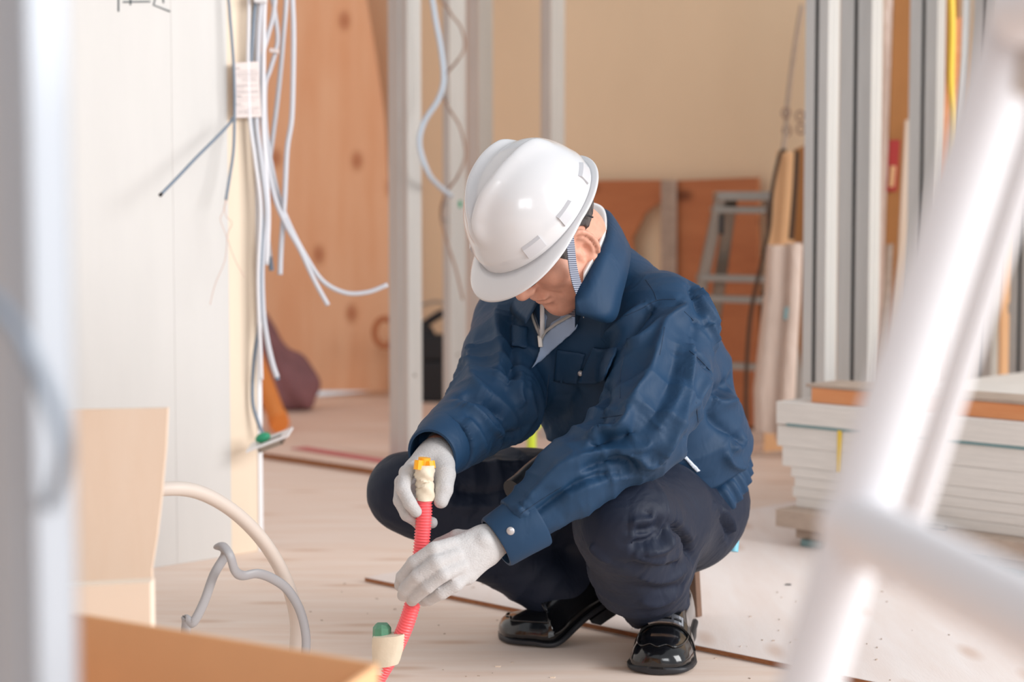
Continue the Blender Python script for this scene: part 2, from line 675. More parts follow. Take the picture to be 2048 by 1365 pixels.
m_carddark = mat('brown_cardboard_panel', (178, 122, 70), .8, var=.15, vscale=3)
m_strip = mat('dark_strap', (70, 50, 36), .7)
m_wrap = mat('clear_plastic_wrap', (222, 200, 186), .3, var=.12, vscale=9, stretch=(3, 3, .8), bump=.5, bscale=22, dist=.01)
m_paleply = mat('pale_plywood_offcut', (232, 214, 196), .65, col2=(225, 202, 180), vscale=3, stretch=(5, 5, .8))
m_pf = mat('beige_conduit', (208, 196, 186), .5)
m_redpaint = mat('red_label', (178, 52, 50), .6)

# ------------------------------------------------------------------ floor
def ef(o, a, b, z):               # point from origin o along the building axes
    return np.array([o[0], o[1], 0]) + a * E1 + b * E2 + EZ * z

floor = empty('floor', (0, 4, 0), kind='structure')
MB().box(ef((0, 3.0), -4.5, -4.0, -.05), E1 * 10.5, E2 * 8.0, EZ * .05).build('subfloor', m_floor, floor)
K = ground(730, 1155, .010)
# upper layer sheets beginning at K: far side of the step
for j in range(1):
    for i in range(2):
        b = MB()
        o = ef(K, i * 1.823, j * .913, .0005)
        b.box(o, E1 * 1.82, E2 * 1.82, EZ * .0095, bev=.0012)
        b.add([o - E1 * .0006 + EZ * .001, o - E1 * .0006 + E2 * 1.82 + EZ * .001, o - E1 * .0006 + E2 * 1.82 + EZ * .0085, o - E1 * .0006 + EZ * .0085], [(0, 1, 2, 3)], 1)
        b.build('plywood_sheet', [m_floor2, m_plyedge], floor)
# the far raised layer, its edge crosses behind the stud
K2 = ground(530, 905, .022)
for j in range(2):
    b = MB()
    o = ef(K2, 0, -.9 + j * .913, .0005)
    b.box(o, E1 * 1.3, E2 * .91, EZ * .021, bev=.0012)
    b.add([o - E1 * .0006 + EZ * .002, o - E1 * .0006 + E2 * .91 + EZ * .002, o - E1 * .0006 + E2 * .91 + EZ * .019, o - E1 * .0006 + EZ * .019], [(0, 1, 2, 3)], 1)
    b.build('plywood_sheet', [m_floor3, m_plyedge], floor)
# red line on it
ra, rb = ground(596, 896, .0225), ground(790, 927, .0225)
d = nrm(rb - ra); sd = np.cross(EZ, d) * .03
b = MB(); b.box(ra - sd, d * (np.linalg.norm(rb - ra) + .1), sd * 2, EZ * .0012)
tag(b.build('marking_tape', m_red), 'strip of red marking tape stuck along the far plywood floor', 'tape')

# ------------------------------------------------------------------ left wall, runs along E1 and ends beside the cables
W0 = ground(527, 1102)
wall = empty('wall_left', W0, kind='structure')
def wp(s, z, off=0.0):             # point on the wall face, s back from its end
    return np.array([W0[0], W0[1], 0]) - E1 * s + EZ * z + E2 * off
def wbox(s0, s1, z0, z1, o0, o1, bev=0.0):
    return MB().box(wp(s1, z0, o0), E1 * (s1 - s0), E2 * (o1 - o0), EZ * (z1 - z0), bev=bev)
def w_at(px, py, off=0.0):         # wall point seen at a picture point
    r = ray(px, py)
    p0 = wp(0, 0, off)
    t = ((p0 - V(0, 0, CAMH)) @ E2) / (r @ E2)
    return V(0, 0, CAMH) + r * t
wbox(0.02, 5.7, 0, 2.7, -.10, -.0125).build('wall_core', m_white, wall)
wbox(.2332, 1.144, 0, 2.7, -.0125, 0, .0006).build('plasterboard', m_white, wall)
wbox(1.146, 2.055, .004, 2.7, -.0125, 0, .002).build('plasterboard', m_white, wall)
wbox(2.057, 2.966, .004, 2.7, -.0125, 0, .002).build('plasterboard', m_white, wall)
wbox(.088, .233, 0, 2.7, -.0125, .0004, .0006).build('plasterboard', m_white, wall)
wbox(.0125, .087, 0, 2.7, -.0125, -.002, .0015).build('edge_timber', m_cream, wall)
wbox(0, .0125, 0, 2.7, -.012, .001, .001).build('corner_bead', m_bead, wall)
wbox(0, .019, 0, 2.7, -.10, -.0121, .001).build('end_stud', m_stud, wall)
wbox(2.968, 5.69, .004, 2.7, -.0125, 0, .001).build('plasterboard', m_white, wall)
# hand-drawn marks at the top of the board
for q in ([(237, -40), (237, 23)], [(246, 4), (300, 3)], [(261, -26), (261, 10)], [(318, -30), (307, 10), (340, 23)], [(324, -30), (327, 6)]):
    p = [w_at(x, y, .0008) for x, y in q]
    MB().tube(p, .0017, n=6, smoothp=False, side=E2).build('pencil_mark', m_pencil, wall)

# ------------------------------------------------------------------ back wall, runs along E2
BW = 7.6
def bwp(x, z, off=0.0):            # x coordinate on the wall
    return V(x, BW - x, z) - E1 * off
wb = MB(); wb.box(bwp(-4.2, 0), E2 * 9.5, E1 * .12, EZ * 2.7)
tag(wb.build('wall_back', m_tan), kind='structure')

wf = MB(); wf.box(V(-4.66, .32, 0), E2 * 5.6, -E1 * .1, EZ * 2.7)  # unseen wall behind the camera, added to dim light from the left
tag(wf.build('added_shade_wall', m_carddark), kind='structure')

# ------------------------------------------------------------------ steel studs
def stud(N, W, D, label, slot=False, z1=2.65, z0=0.0, th=.0022, group='steel studs', screws=()):
    """nearest vertical edge at N; W wide towards -E2 (left face), D deep towards E1 (right face)"""
    root = empty('steel_stud', (N[0], N[1], z0), label, 'stud', group)
    o = np.array([N[0], N[1], z0]); Z = EZ * (z1 - z0)
    b = MB()
    b.box(o - E2 * th, E2 * th, E1 * D, Z)                 # right flange
    b.box(o - E2 * W, E2 * th, E1 * D, Z)                  # far flange
    if slot:
        g = .012
        b.box(o - E2 * (W / 2 - g / 2), E2 * (W / 2 - g / 2 - th), E1 * th, Z)
        b.box(o - E2 * (W - th), E2 * (W / 2 - g / 2 - th), E1 * th, Z)
    else:
        b.box(o - E2 * (W - th), E2 * (W - 2 * th), E1 * th, Z)
        # stiffening rib along the web
        b.box(o - E2 * (W * .42), -E2 * (W * .16), E1 * -.002, Z)
    b.build('profile', m_stud, root)
    if slot:
        MB().box(o - E2 * (W - th) + E1 * (D - th), E2 * (W - 2 * th), E1 * th, Z).build('web', m_studin, root)
    # groove lines on the right flange
    for q in (.3, .62):
        MB().box(o + E1 * D * q, E1 * .003, E2 * .0012, Z).build('groove', m_stud, root)
    for zz in screws:
        MB().sphere(o + E1 * D * .45 + EZ * (zz - z0), V(.005, .005, .005), nu=8, nv=5).build('screw', m_alu, root)
    return root

def col_at(px, Y):
    p = at(px, 600, Y); return V(p[0], p[1], 0)
stud(col_at(816, 5.78), .082, .054, 'steel stud between the knotty orange plywood and the pale blue conduit', screws=(.27,), z0=.0)
stud(col_at(900, 6.15), .032, .068, 'narrow steel stud with a thin brown wire winding around it', z0=.0, screws=(.3,))
stud(col_at(958, 6.5), .062, .064, 'steel stud standing between the wire-wound stud and the white hard hat')
stud(col_at(1101, 6.3), .045, .063, 'steel stud that rises behind the crown of the white hard hat')
stud(col_at(1651, 4.98), .070, .046, 'slotted steel stud beside the plastic-wrapped bundle', slot=True, z0=.0)
stud(col_at(1737, 5.12), .098, .047, 'wide slotted steel stud beside the sheet with a red label', slot=True)
stud(col_at(1867, 5.42), .088, .038, 'slotted steel stud beside the hanging yellow cord', slot=True)
stud(col_at(1984, 5.62), .074, .034, 'slotted steel stud next to the aluminium ladder rail', slot=True)
stud(col_at(2058, 5.5), .06, .04, 'steel stud with a cross brace at the frame end of the partition', slot=True)
b = MB(); p = col_at(2010, 5.62)
b.box(np.array([p[0], p[1], .46]) + E2 * .01, E2 * .16, E1 * .03, EZ * .03)
tag(b.build('stud_brace', m_stud), 'short horizontal steel brace fixed between two studs', 'brace')

# ------------------------------------------------------------------ knotty plywood sheet leaning at the back
by = 7.86
ws = MB(); ws.box(V(-3.75, 5.55, 0), E1 * 4.1, -E2 * .1, EZ * 2.7)  # unseen plywood wall, added to reflect warm tone onto the studs
tag(ws.build('added_bounce_wall', m_ply), kind='structure')
edge = [(776, 797), (780, 700), (781, 560), (779, 400), (770, 240), (752, 110), (733, 0), (700, -160)]
poly = [at(x, y, by + (797 - y) * .00010) for x, y in edge] + [at(480, -160, by + .096), at(470, 800, by)]
poly[0][2] = .022; poly[-1][2] = .022
tag(MB().prism(poly, V(0, .012, 0)).build('plywood_sheet', m_ply), 'tall knotty orange plywood sheet leaning behind the hanging cables', 'plywood sheet')

# maroon sack and orange pipe
s = SDF()
for px, py, Y, r in ((560, 770, 7.15, .085), (600, 778, 7.15, .075), (520, 770, 7.2, .09), (540, 720, 7.25, .08), (520, 670, 7.3, .06), (575, 740, 7.2, .075), (505, 640, 7.35, .05)):
    s.ell(at(px, py, Y), (r, r * .8, r), k=.06)
fz = .0225
s.cutall(lambda P: fz - P[..., 2])
v, f = s.mesh(.012, smooth=2)
n = vnormals(v, f)
v = v + n * (.008 * np.sin(v[:, 0:1] * 60 + v[:, 2:3] * 35) * (v[:, 2:3] > .03))
tag(mesh_obj('cloth_sack', v, f, m_maroon, smooth=True), 'slumped maroon cloth sack leaning on the knotty plywood sheet', 'sack')
p0, p1 = ground(560, 868, .0225), at(500, 690, 6.85)
d = nrm(p0 - p1)
b = MB(); b.tube([p1, p1 * .5 + (p0 + EZ * .03) * .5, p0 + EZ * .028], .031, n=16, smoothp=False)
b.tube([p0 + EZ * .028 - d * .05, p0 + EZ * .028 - d * .012], .0345, n=16, smoothp=False)
tag(b.build('orange_pipe', m_orange, smooth='auto'), 'orange plastic pipe leaning behind the white wall end', 'pipe')

# black machine behind the studs
bp = ground(868, 806); root = empty('power_tool', (bp[0], bp[1], 0), 'black power tool standing behind the studs', 'power tool')
o = np.array([bp[0], bp[1], 0])
MB().box(o + V(-.07, 0, 0.0), V(.15, 0, 0), V(0, .12, 0), V(0, 0, .16), bev=.012).build('tool_case', m_dark, root)
MB().tube([o + V(-.05, .06, .25), o + V(-.05, .02, .25)], .055, n=20, smoothp=False).build('motor_drum', m_dark, root)
MB().box(o + V(-.05, 0, .16), V(.12, 0, 0), V(0, .1, 0), V(0, 0, .10), bev=.01).build('housing', m_dark, root)
MB().tube([o + V(.05, .0, .2), o + V(.07, -.0, .235), o + V(.062, 0, .28)], .013, n=10).build('pale_knob', m_pf, root)
MB().tube([o + V(-.05, .05, .29), o + V(.03, .05, .34), o + V(.06, .05, .33), o + V(.07, .05, .28)], .016, n=10).build('handle', m_dark, root)
MB().tube([o + V(-.055, .05, .37), o + V(.01, .05, .385), o + V(.07, .05, .365)], .006, n=8).build('guard_wire', m_alu, root)
# coil of brown hose beside the stud
c = at(770, 665, 7.6)
ring = [c + V(.04 * math.cos(t), .0, .052 * math.sin(t)) for t in np.linspace(0, 2 * math.pi, 17)]
tag(MB().tube(ring, .012, n=8, step=3).build('hose_coil', m_ply2, smooth=True), 'small brown hose coil hanging against the plywood sheet', 'hose')

# ------------------------------------------------------------------ cut-out plywood at the tan wall
def leaning_sheet(name, pts, off, label, m, th=.012, holes=None):
    """points seen on a plane parallel to the back wall, standing off by off"""
    P = []
    for x, y in pts:
        r = ray(x, y)
        p0 = bwp(0, 0, off)
        t = ((p0 - V(0, 0, CAMH)) @ E1) / (r @ E1)
        q = V(0, 0, CAMH) + r * t
        P.append(q)
    b = MB(); b.prism(P, E1 * th)
    return tag(b.build(name, m), label, 'plywood sheet')
leaning_sheet('plywood_sheet', [(1090, 362), (1328, 360), (1322, 402), (1290, 425), (1262, 478), (1300, 885), (1090, 925)], .06, 'plywood sheet with a curved cut-out corner behind the stepladder', m_ply2)
leaning_sheet('plywood_sheet', [(1335, 362), (1515, 355), (1515, 852), (1335, 885)], .05, 'plain brown plywood sheet standing behind the stepladder', m_ply2)
leaning_sheet('plywood_sheet', [(1150, 430), (1258, 420), (1262, 470), (1262, 890), (1150, 915)], .025, 'dark plywood offcut behind the curved cut-out sheet', m_card)
leaning_sheet('batten', [(1322, 360), (1346, 360), (1346, 880), (1322, 884)], .08, 'narrow grey batten standing between two brown plywood sheets', m_pallet, .02)['category'] = 'batten'
leaning_sheet('plywood_sheet', [(1500, 610), (1530, 580), (1560, 580), (1560, 868), (1440, 872), (1470, 700)], .03, 'dark brown panel standing between stepladder and wrapped bundle', m_strip)

# ------------------------------------------------------------------ aluminium stepladder in the background
def chan(b, p, q, w, dpt, side, out):
    """C-shaped rail from p to q; side = width direction, out = depth direction"""
    p, q = np.asarray(p), np.asarray(q); d = q - p
    side, out = nrm(side), nrm(out)
    b.box(p, d, side * w, out * .003)
    b.box(p, d, side * .003, out * dpt)
    b.box(p + side * (w - .003), d, side * .003, out * dpt)
Ls = 6.15
root = empty('stepladder', ground(1450, 900), 'grey aluminium stepladder standing in front of the brown plywood', 'stepladder')
def lad(x, y, dy=0.0): return at(x, y, Ls + dy)
foot = lambda x, Y: V((x - 1024) / FPX * Y, Y, 0)
tl, tr = lad(1432, 392), lad(1530, 392, -.10)
for nm, top, bot in (('front_rail', lad(1432, 388), foot(1325, 6.28)), ('front_rail', lad(1528, 388, -.1), foot(1610, 6.0)), ('rear_rail', lad(1452, 396, .02), foot(1388, 6.45)), ('rear_rail', lad(1530, 396, -.06), foot(1570, 6.2))):
    bb = MB(); chan(bb, top, bot, .036, .028, V(1, 0, 0), V(0, 1, 0)); bb.build(nm, m_alu, root)
MB().box(tl + V(.0, -.02, -.015), tr - tl + V(.02, 0, 0), V(0, .12, 0), EZ * .028, bev=.004).build('top_step', m_alu, root)
def between(t):
    a = lad(1432, 388) * (1 - t) + foot(1325, 6.28) * t
    c = lad(1528, 388, -.1) * (1 - t) + foot(1610, 6.0) * t
    return a, c
for t in (.075, .34, .42, .68):
    a, c = between(t)
    MB().box(a + V(.0, .004, 0), c - a + V(.03, 0, 0), V(0, .055, 0), EZ * .022, bev=.003).build('step', m_alu, root)
MB().box(lad(1440, 470, -.01), V(.012, 0, 0), V(0, .02, 0), EZ * .06, bev=.003).build('hinge_lock', m_dark, root)

# cardboard-brown panels leaning right of the ladder, with a strap and wires
def panel(name, pts, Y, m, label, cat, th=.012, lean=0.0):
    P = [at(x, y, Y + lean * (900 - y) / 900) for x, y in pts]
    return tag(MB().prism(P, V(0, th, 0)).build(name, m), label, cat)
panel('leaning_board', [(1556, 302), (1592, 305), (1578, 900), (1528, 905), (1536, 480)], 6.0, m_card, 'narrow orange-brown board leaning behind the wrapped bundle', 'board', .015)
panel('leaning_board', [(1588, 300), (1612, 290), (1612, 900), (1580, 900), (1582, 470)], 6.3, m_carddark, 'dark brown board leaning against the pale bundle and the slotted stud', 'board', .015)
b = MB(); b.tube([at(1572, 300, 5.98), at(1560, 310, 5.98), at(1545, 380, 5.98), at(1538, 460, 5.98), at(1520, 540, 5.98), at(1500, 640, 6.0), at(1492, 780, 6.0), at(1495, 905, 6.0)], .006, n=8)
tag(b.build('black_strap', m_strip, smooth=True), 'thin dark strap hanging over the narrow orange-brown board', 'strap')
b = MB(); b.tube([at(1594, 302, 5.96), at(1590, 380, 5.96), at(1582, 480, 5.96)], .008, n=8)
tag(b.build('dark_batten', m_strip), 'dark stick standing between the two brown boards', 'stick')
b = MB(); b.tube([at(1604, 10, 6.3), at(1592, 80, 6.3), at(1582, 150, 6.3), at(1574, 220, 6.28), at(1572, 260, 6.2), at(1566, 304, 6.02)], .007, n=8)
tag(b.build('hanging_wire', m_pallet, smooth=True), 'grey wire hanging down the tan wall above the brown boards', 'wire')
for k, (x, y) in enumerate(((1572, 226), (1600, 232), (1574, 262), (1602, 258))):
    b = MB(); c = at(x, y, 6.24)
    b.tube([c + V(.012 * math.cos(t), 0, .015 * math.sin(t)) for t in np.linspace(0, 6.3, 9)], .0035, n=6, step=3)
    tag(b.build('wire_loop', m_brownwire, smooth=True), 'small loop of wire at the tan wall above the brown boards', 'wire', 'wire loops on the tan wall')

# plastic-wrapped bundle
root = empty('wrapped_bundle', ground(1550, 862), 'tall pale bundle of boards wrapped in clear plastic', 'bundle')
def bundle(pts0, pts1, Y, m, name):
    rings = []
    A, B = np.array(pts0, float), np.array(pts1, float)
    for i in range(len(A)):
        l, r = at(*A[i], Y), at(*B[i], Y)
        c, hw = (l + r) / 2, np.linalg.norm(r - l) / 2
        ring = [c + V(hw * math.copysign(abs(math.cos(t)) ** .5, math.cos(t)), .05 * math.copysign(abs(math.sin(t)) ** .5, math.sin(t)), .004 * math.sin(5 * t + i)) for t in np.linspace(0, 2 * math.pi, 24, endpoint=False)]
        rings.append(ring)
    return MB().loft(rings).build(name, m, root, smooth='auto')
bundle([(1536, 486), (1530, 580), (1518, 690), (1508, 780), (1512, 850)][::-1], [(1582, 500), (1583, 580), (1580, 690), (1575, 780), (1566, 872)][::-1], 5.55, m_wrap, 'wrapped_boards')
bundle([(1576, 492), (1572, 600), (1560, 740), (1552, 880)][::-1], [(1602, 484), (1598, 600), (1590, 740), (1584, 880)][::-1], 5.52, m_wrap, 'side_board')
MB().box(at(1566, 640, 5.44), V(.012, 0, .0), V(0, .006, 0), V(.004, 0, .035), bev=.002).build('green_mark', m_teal, root)

# sheets and battens standing behind the right studs
panel('tall_board', [(1790, -60), (1822, -60), (1808, 900), (1762, 905), (1772, 480)], 5.95, m_carddark, 'tall brown cardboard-faced sheet with a red label behind the studs', 'board', .02)
root_l = panel('red_label', [(1779, 280), (1800, 280), (1794, 383), (1772, 383)], 5.94, m_redpaint, 'red label stuck on the tall brown sheet behind the studs', 'label', .004)
b = MB(); b.prism([at(x, y, 5.935) for x, y in ((1781, 332), (1792, 332), (1788, 374), (1778, 374))], V(0, .003, 0)); b.build('blank_field', m_card, root_l)
panel('timber_batten', [(1812, 240), (1824, 240), (1800, 900), (1776, 900)], 5.85, m_paleply, 'pale timber batten leaning beside the tall brown sheet', 'batten', .02)
panel('timber_batten', [(1775, 490), (1787, 488), (1768, 900), (1750, 900)], 5.8, m_pallet, 'short grey timber batten leaning low beside the pale batten', 'batten', .02)
panel('timber_batten', [(1904, 40), (1936, 30), (1896, 420), (1868, 820), (1840, 820), (1872, 420)], 5.9, m_timber, 'leaning orange timber batten behind the hanging yellow cord', 'batten', .03)
panel('timber_batten', [(1930, -60), (1944, -60), (1926, 420), (1912, 840), (1898, 840)], 5.7, m_stud, 'slim grey steel channel leaning beside the orange batten', 'channel', .02)
panel('tall_board', [(1684, -60), (1734, -60), (1736, 900), (1684, 905)], 5.62, m_ply2, 'reddish plywood sheet showing between the two widest studs', 'board', .02)
panel('tall_board', [(1892, -60), (1920, -60), (1905, 860), (1880, 860)], 6.08, m_carddark, 'brown sheet standing behind the orange timber batten', 'board', .01)
panel('tall_board', [(2003, 470), (2022, 470), (2020, 860), (2001, 860)], 5.9, m_card, 'tan board standing beside the braced stud', 'board', .02)
b = MB(); b.tube([at(1902, -40, 5.3), at(1904, 60, 5.3), at(1902, 160, 5.3), at(1908, 230, 5.3), at(1908, 300, 5.3), at(1898, 420, 5.3), at(1880, 560, 5.3)], .0095, n=10)
tag(b.build('extension_cord', m_yellow, smooth=True), 'yellow cord hanging in front of the orange timber batten', 'cord')
# pink insulation film behind first studs
panel('pink_sheet', [(1770, -60), (1786, -60), (1776, 880), (1750, 880)], 6.2, m_wrap, 'thin pinkish sheet standing at the edge of the tall brown sheet', 'board', .01)

# ------------------------------------------------------------------ plasterboard stack
S0 = ground(1548, 1092); S0 = np.array([S0[0], S0[1], 0])
layers = [  # z0, z1, shift along E2, shift along E1, material index
    (.092, .1135, .045, .0), (.114, .136, .035, .0), (.1365, .1585, .04, .0), (.159, .181, .03, .0),
    (.1815, .225, .005, .0), (.2255, .273, -.01, .0), (.276, .327, -.01, -.004)]
look = ['thin plasterboard at the very bottom of the grey board stack', 'thin plasterboard lying second from the bottom of the grey board stack', 'thin plasterboard in the lower middle of the grey board stack', 'thin plasterboard directly under the thick boards of the grey stack',
        'thick plasterboard resting on the thin ones in the grey stack', 'thick plasterboard with the yellow strap over its edge in the grey stack', 'topmost thick plasterboard of the grey stack, with a teal lower edge']
for (z0, z1, sb, sa), lb in zip(layers, look):
    o = S0 + E2 * sb + E1 * (.02 + sa) + EZ * z0
    bb = MB(); bb.box(o, E1 * 1.2, E2 * .95, EZ * (z1 - z0), bev=.0015)
    if z0 == .276: bb.box(o - E1 * .0008 + E2 * .03 - EZ * .003, E1 * .02, E2 * .9, EZ * .0065, 1)
    tag(bb.build('plasterboard', [m_gyp, m_teal]), lb, 'plasterboard', 'boards of the grey plasterboard stack')
# pallet sheet, blocks
o = S0 + E2 * .03 - E1 * .035 + EZ * .052
tag(MB().box(o, E1 * 1.2, E2 * .95, EZ * .0395, bev=.002).build('pallet_board', m_pallet), 'worn grey wooden board under the plasterboard stack', 'board')
for k, sb in enumerate((.06, .55)):
    o = S0 + E2 * sb + E1 * .0 + EZ * .0255
    tag(MB().box(o, E1 * 1.0, E2 * .1, EZ * .0263, bev=.002).build('bearer', m_pallet), ('wooden bearer under the free corner of the board stack', 'wooden bearer in the middle under the board stack')[k], 'timber')
    o = S0 + E2 * (sb + .02) - E1 * .008 + EZ * .0101
    tag(MB().box(o, E1 * .9, E2 * .06, EZ * .0152, bev=.001).build('teal_packer', m_teal), ('teal packing strip under the bearer at the free corner of the stack', 'teal packing strip under the middle bearer of the stack')[k], 'packer')
# long timber on the top
o = S0 + E2 * .062 + E1 * .05 + EZ * .3275
bb = MB(); bb.box(o, E1 * .12, E2 * .9, EZ * .034, bev=.002); bb.box(o - E1 * .004 - E2 * .012 + EZ * .0342, E1 * .13, E2 * .92, EZ * .007, 1)
tag(bb.build('timber_beam', [m_timber, m_pallet]), 'long orange timber with a grey top lying on the plasterboard stack', 'timber')
# yellow strap across the edge
o = S0 + E2 * .16 + E1 * .0185 + EZ * .182
tag(MB().box(o, -E1 * .004, E2 * .011, EZ * .093, bev=.0008).build('yellow_strap', m_yellow), 'short yellow strap over the edge of the plasterboard stack', 'strap')
# small pipe ends under the stack on the right
b = MB(); b.tube([S0 + E2 * .40 - E1 * .03 + EZ * .098, S0 + E2 * .47 - E1 * .03 + EZ * .098], .006, n=10, smoothp=False)
tag(b.build('chisel', [m_alu]), 'small steel bar lying on the grey pallet board edge', 'tool')

# ------------------------------------------------------------------ cables at the end of the left wall
def cable(pts, r, m, label, Y=4.36, name='electrical_cable', flat=1.0, cat='cable', group='cables hanging at the wall end', tip=None, dy=None, n=9):
    if pts[0][1] <= -40: pts = [(pts[0][0] - 2, -1100) + tuple(pts[0][2:]), (pts[0][0], -420) + tuple(pts[0][2:])] + list(pts)
    P = [at(p[0], p[1], (p[2] if len(p) > 2 else Y)) for p in pts]
    b = MB(); b.tube(P, r, n=n, flat=flat, side=None if flat == 1 else V(1, 0, 0))
    o = tag(b.build(name, m, smooth=True), label, cat, group)
    if tip is not None:
        d = nrm(P[-1] - P[-2])
        MB().tube([P[-1] - d * .002, P[-1] + d * tip[0]], tip[1], n=7, smoothp=False).build('stripped_tip', tip[2], o)
    return o
cable([(456, -60), (459, 20), (463, 70), (467, 125), (469, 180), (469, 235), (467, 300, 4.31), (460, 350, 4.30), (452, 400, 4.28)], .0032, m_cabled, 'thin dark cable passing behind the printed sheet and fraying into fine wires', 4.33, tip=(.012, .0016, m_copper))
cable([(469, 232), (455, 252), (420, 288, 4.24), (390, 318, 4.20), (358, 352, 4.15), (322, 389, 4.10)], .0033, m_cabled, 'thin dark cable sticking out sideways below the printed sheet', 4.29, tip=(.004, .004, m_dark))
cable([(449, 410), (446, 425), (441, 440), (452, 470), (470, 520), (490, 556)], .0008, m_copper, 'fine pale wire curling from the frayed end of the dark cable', 4.28, 'fine_wire', cat='wire', group='fine wires at the frayed cable')
cable([(449, 412), (452, 432), (464, 447), (455, 470), (450, 520), (430, 570), (420, 610)], .0008, m_copper, 'fine pink wire hanging longest from the frayed dark cable', 4.24, 'fine_wire', cat='wire', group='fine wires at the frayed cable')
cable([(512, -50), (507, 40), (502, 130), (502, 235), (512, 330), (523, 430), (520, 560), (519, 640), (508, 720), (505, 800), (516, 845), (528, 872)], .0042, m_cabled, 'dark grey cable running down to the metal box cover at the wall end', 4.385)
cable([(522, -50), (517, 60), (514, 150), (512, 240), (524, 340), (533, 430), (524, 520), (526, 620), (534, 680), (545, 728), (554, 755)], .0062, m_cable, 'thick pale grey cable ending in a stripped grey tip above the orange pipe', 4.40, tip=(.006, .005, m_cabled))
cable([(550, -60), (548, 20), (536, 70), (526, 110), (522, 180), (530, 290), (548, 390), (572, 450), (600, 500), (628, 560), (656, 611)], .0052, m_cable, 'grey cable ending free in front of the knotty plywood sheet', 4.42)
cable([(541, -60), (549, 20), (555, 70), (552, 100), (540, 140), (530, 175), (532, 260), (545, 340), (560, 400), (580, 452), (610, 510), (645, 562), (690, 586), (735, 585), (775, 570)], .0052, m_cable, 'longest grey cable, curving out sideways to the steel stud', 4.44)
cable([(574, -60), (566, 80), (556, 190), (546, 270), (537, 340), (533, 420), (536, 480), (540, 515)], .0054, m_cable, 'grey cable with a short dark metal tip crossing the bundle', 4.46, tip=(.03, .0056, m_cabled))
cable([(584, -60), (587, 60), (586, 160), (583, 240), (574, 300), (569, 400), (562, 500), (560, 550)], .0058, m_cable, 'straightest grey cable hanging outermost before the knotty plywood', 4.43)
cable([(530, -50), (528, 40), (527, 120), (526, 240), (531, 330), (537, 430), (533, 530)], .005, m_cablew, 'white cable hidden in the middle of the hanging bundle', 4.41)
cable([(498, -50), (497, 60), (496, 130), (499, 235), (510, 320), (521, 420), (516, 560), (521, 700), (523, 760)], .004, m_cablew, 'thin white cable lying along the cream wall end', 4.375)
b = MB(); c = at(547, 100, 4.43)
b.box(c - V(.009, .006, .005), V(.02, 0, -.003), V(0, .012, 0), V(.001, 0, .009), bev=.0015)
tag(b.build('cable_clip', m_paper), 'small white clip on the crossing grey cables', 'clip')
b = MB(); c = at(520, 0, 4.37)
b.box(c - V(.012, .012, .006), V(.026, 0, 0), V(0, .03, 0), V(0, 0, .02), bev=.002)
tag(b.build('cable_clamp', m_bead), 'white clamp gathering the hanging cables at the top', 'clamp')

# printed notice
pa, pb, pc, pd = w_at(467, 126, .022), w_at(517, 123, .022), w_at(523, 234, .022), w_at(470, 236, .022)
root = MB().prism([pa, pb, pc, pd], -E2 * .0012).build('printed_notice', m_paper)
tag(root, 'small pinkish sheet of printed notice hung over the cables at the wall end', 'notice')
lines = [(.10, .02, .26, 1), (.15, .17, .9, 0), (.195, .1, .95, 0), (.225, .1, .93, 0), (.265, .15, .95, 0), (.30, .3, .9, 0), (.335, .3, .9, 0), (.40, .1, .5, 0), (.425, .1, .93, 0), (.45, .1, .4, 0), (.50, .1, .4, 0), (.525, .1, .9, 0), (.55, .1, .95, 0), (.60, .02, .27, 1), (.635, .1, .95, 0), (.69, .1, .8, 0), (.75, .02, .26, 1), (.80, .1, .4, 0), (.825, .5, .95, 0), (.86, .1, .9, 0), (.89, .1, .7, 0), (.92, .1, .9, 0)]
tb, tb2 = MB(), MB()
for t, a, c, k in lines:
    x = a
    while x < c - .02:
        w = random.uniform(.03, .10)
        e = min(x + w, c)
        l0, r0 = pa + (pd - pa) * t, pb + (pc - pb) * t
        q0, q1 = l0 + (r0 - l0) * x + E2 * .0004, l0 + (r0 - l0) * e + E2 * .0004
        hgt = (pd - pa) * (.012 if k else .008)
        (tb2 if k else tb).add([q0, q0 + hgt, q1 + hgt, q1], [(0, 1, 2, 3)])
        x = e + random.uniform(.008, .03)
tag(tb.build('printed_lines', m_ink, root), kind='stuff')
tag(tb2.build('printed_headings', m_inkdark, root), kind='stuff')

# metal box cover hanging on the cable
c = at(540, 882, 4.33)
root = empty('box_cover', c - EZ * .02, 'galvanised metal box cover with a green cap hanging on a cable at the wall end', 'box cover')
ax = nrm(V(.92, -.1, .36)); ay = nrm(np.cross(EZ, ax) + EZ * .16); ay = nrm(ay - ax * (ay @ ax)); az = np.cross(ax, ay)
b = MB()
for q0, q1, w0, w1 in ((-.05, .05, -.035, -.018), (-.05, .05, .018, .035), (-.05, -.03, -.018, .018), (.03, .05, -.018, .018)):
    b.box(c + ax * q0 + ay * w0, ax * (q1 - q0), ay * (w1 - w0), az * .004, bev=.0008)
b.build('plate', m_bead, root)
b = MB()
for q0 in (-.028, .024): b.box(c + ax * q0 - ay * .018 - az * .014, ax * .004, ay * .036, az * .014)
for q0 in (-.018, .014): b.box(c - ax * .028 + ay * q0 - az * .014, ax * .056, ay * .004, az * .014)
b.build('collar', m_alu, root)
MB().sphere(c + az * .012 - ax * .012, V(.018, .012, .011), axes=[ax, ay, az]).build('green_cap', m_green, root, smooth=True)

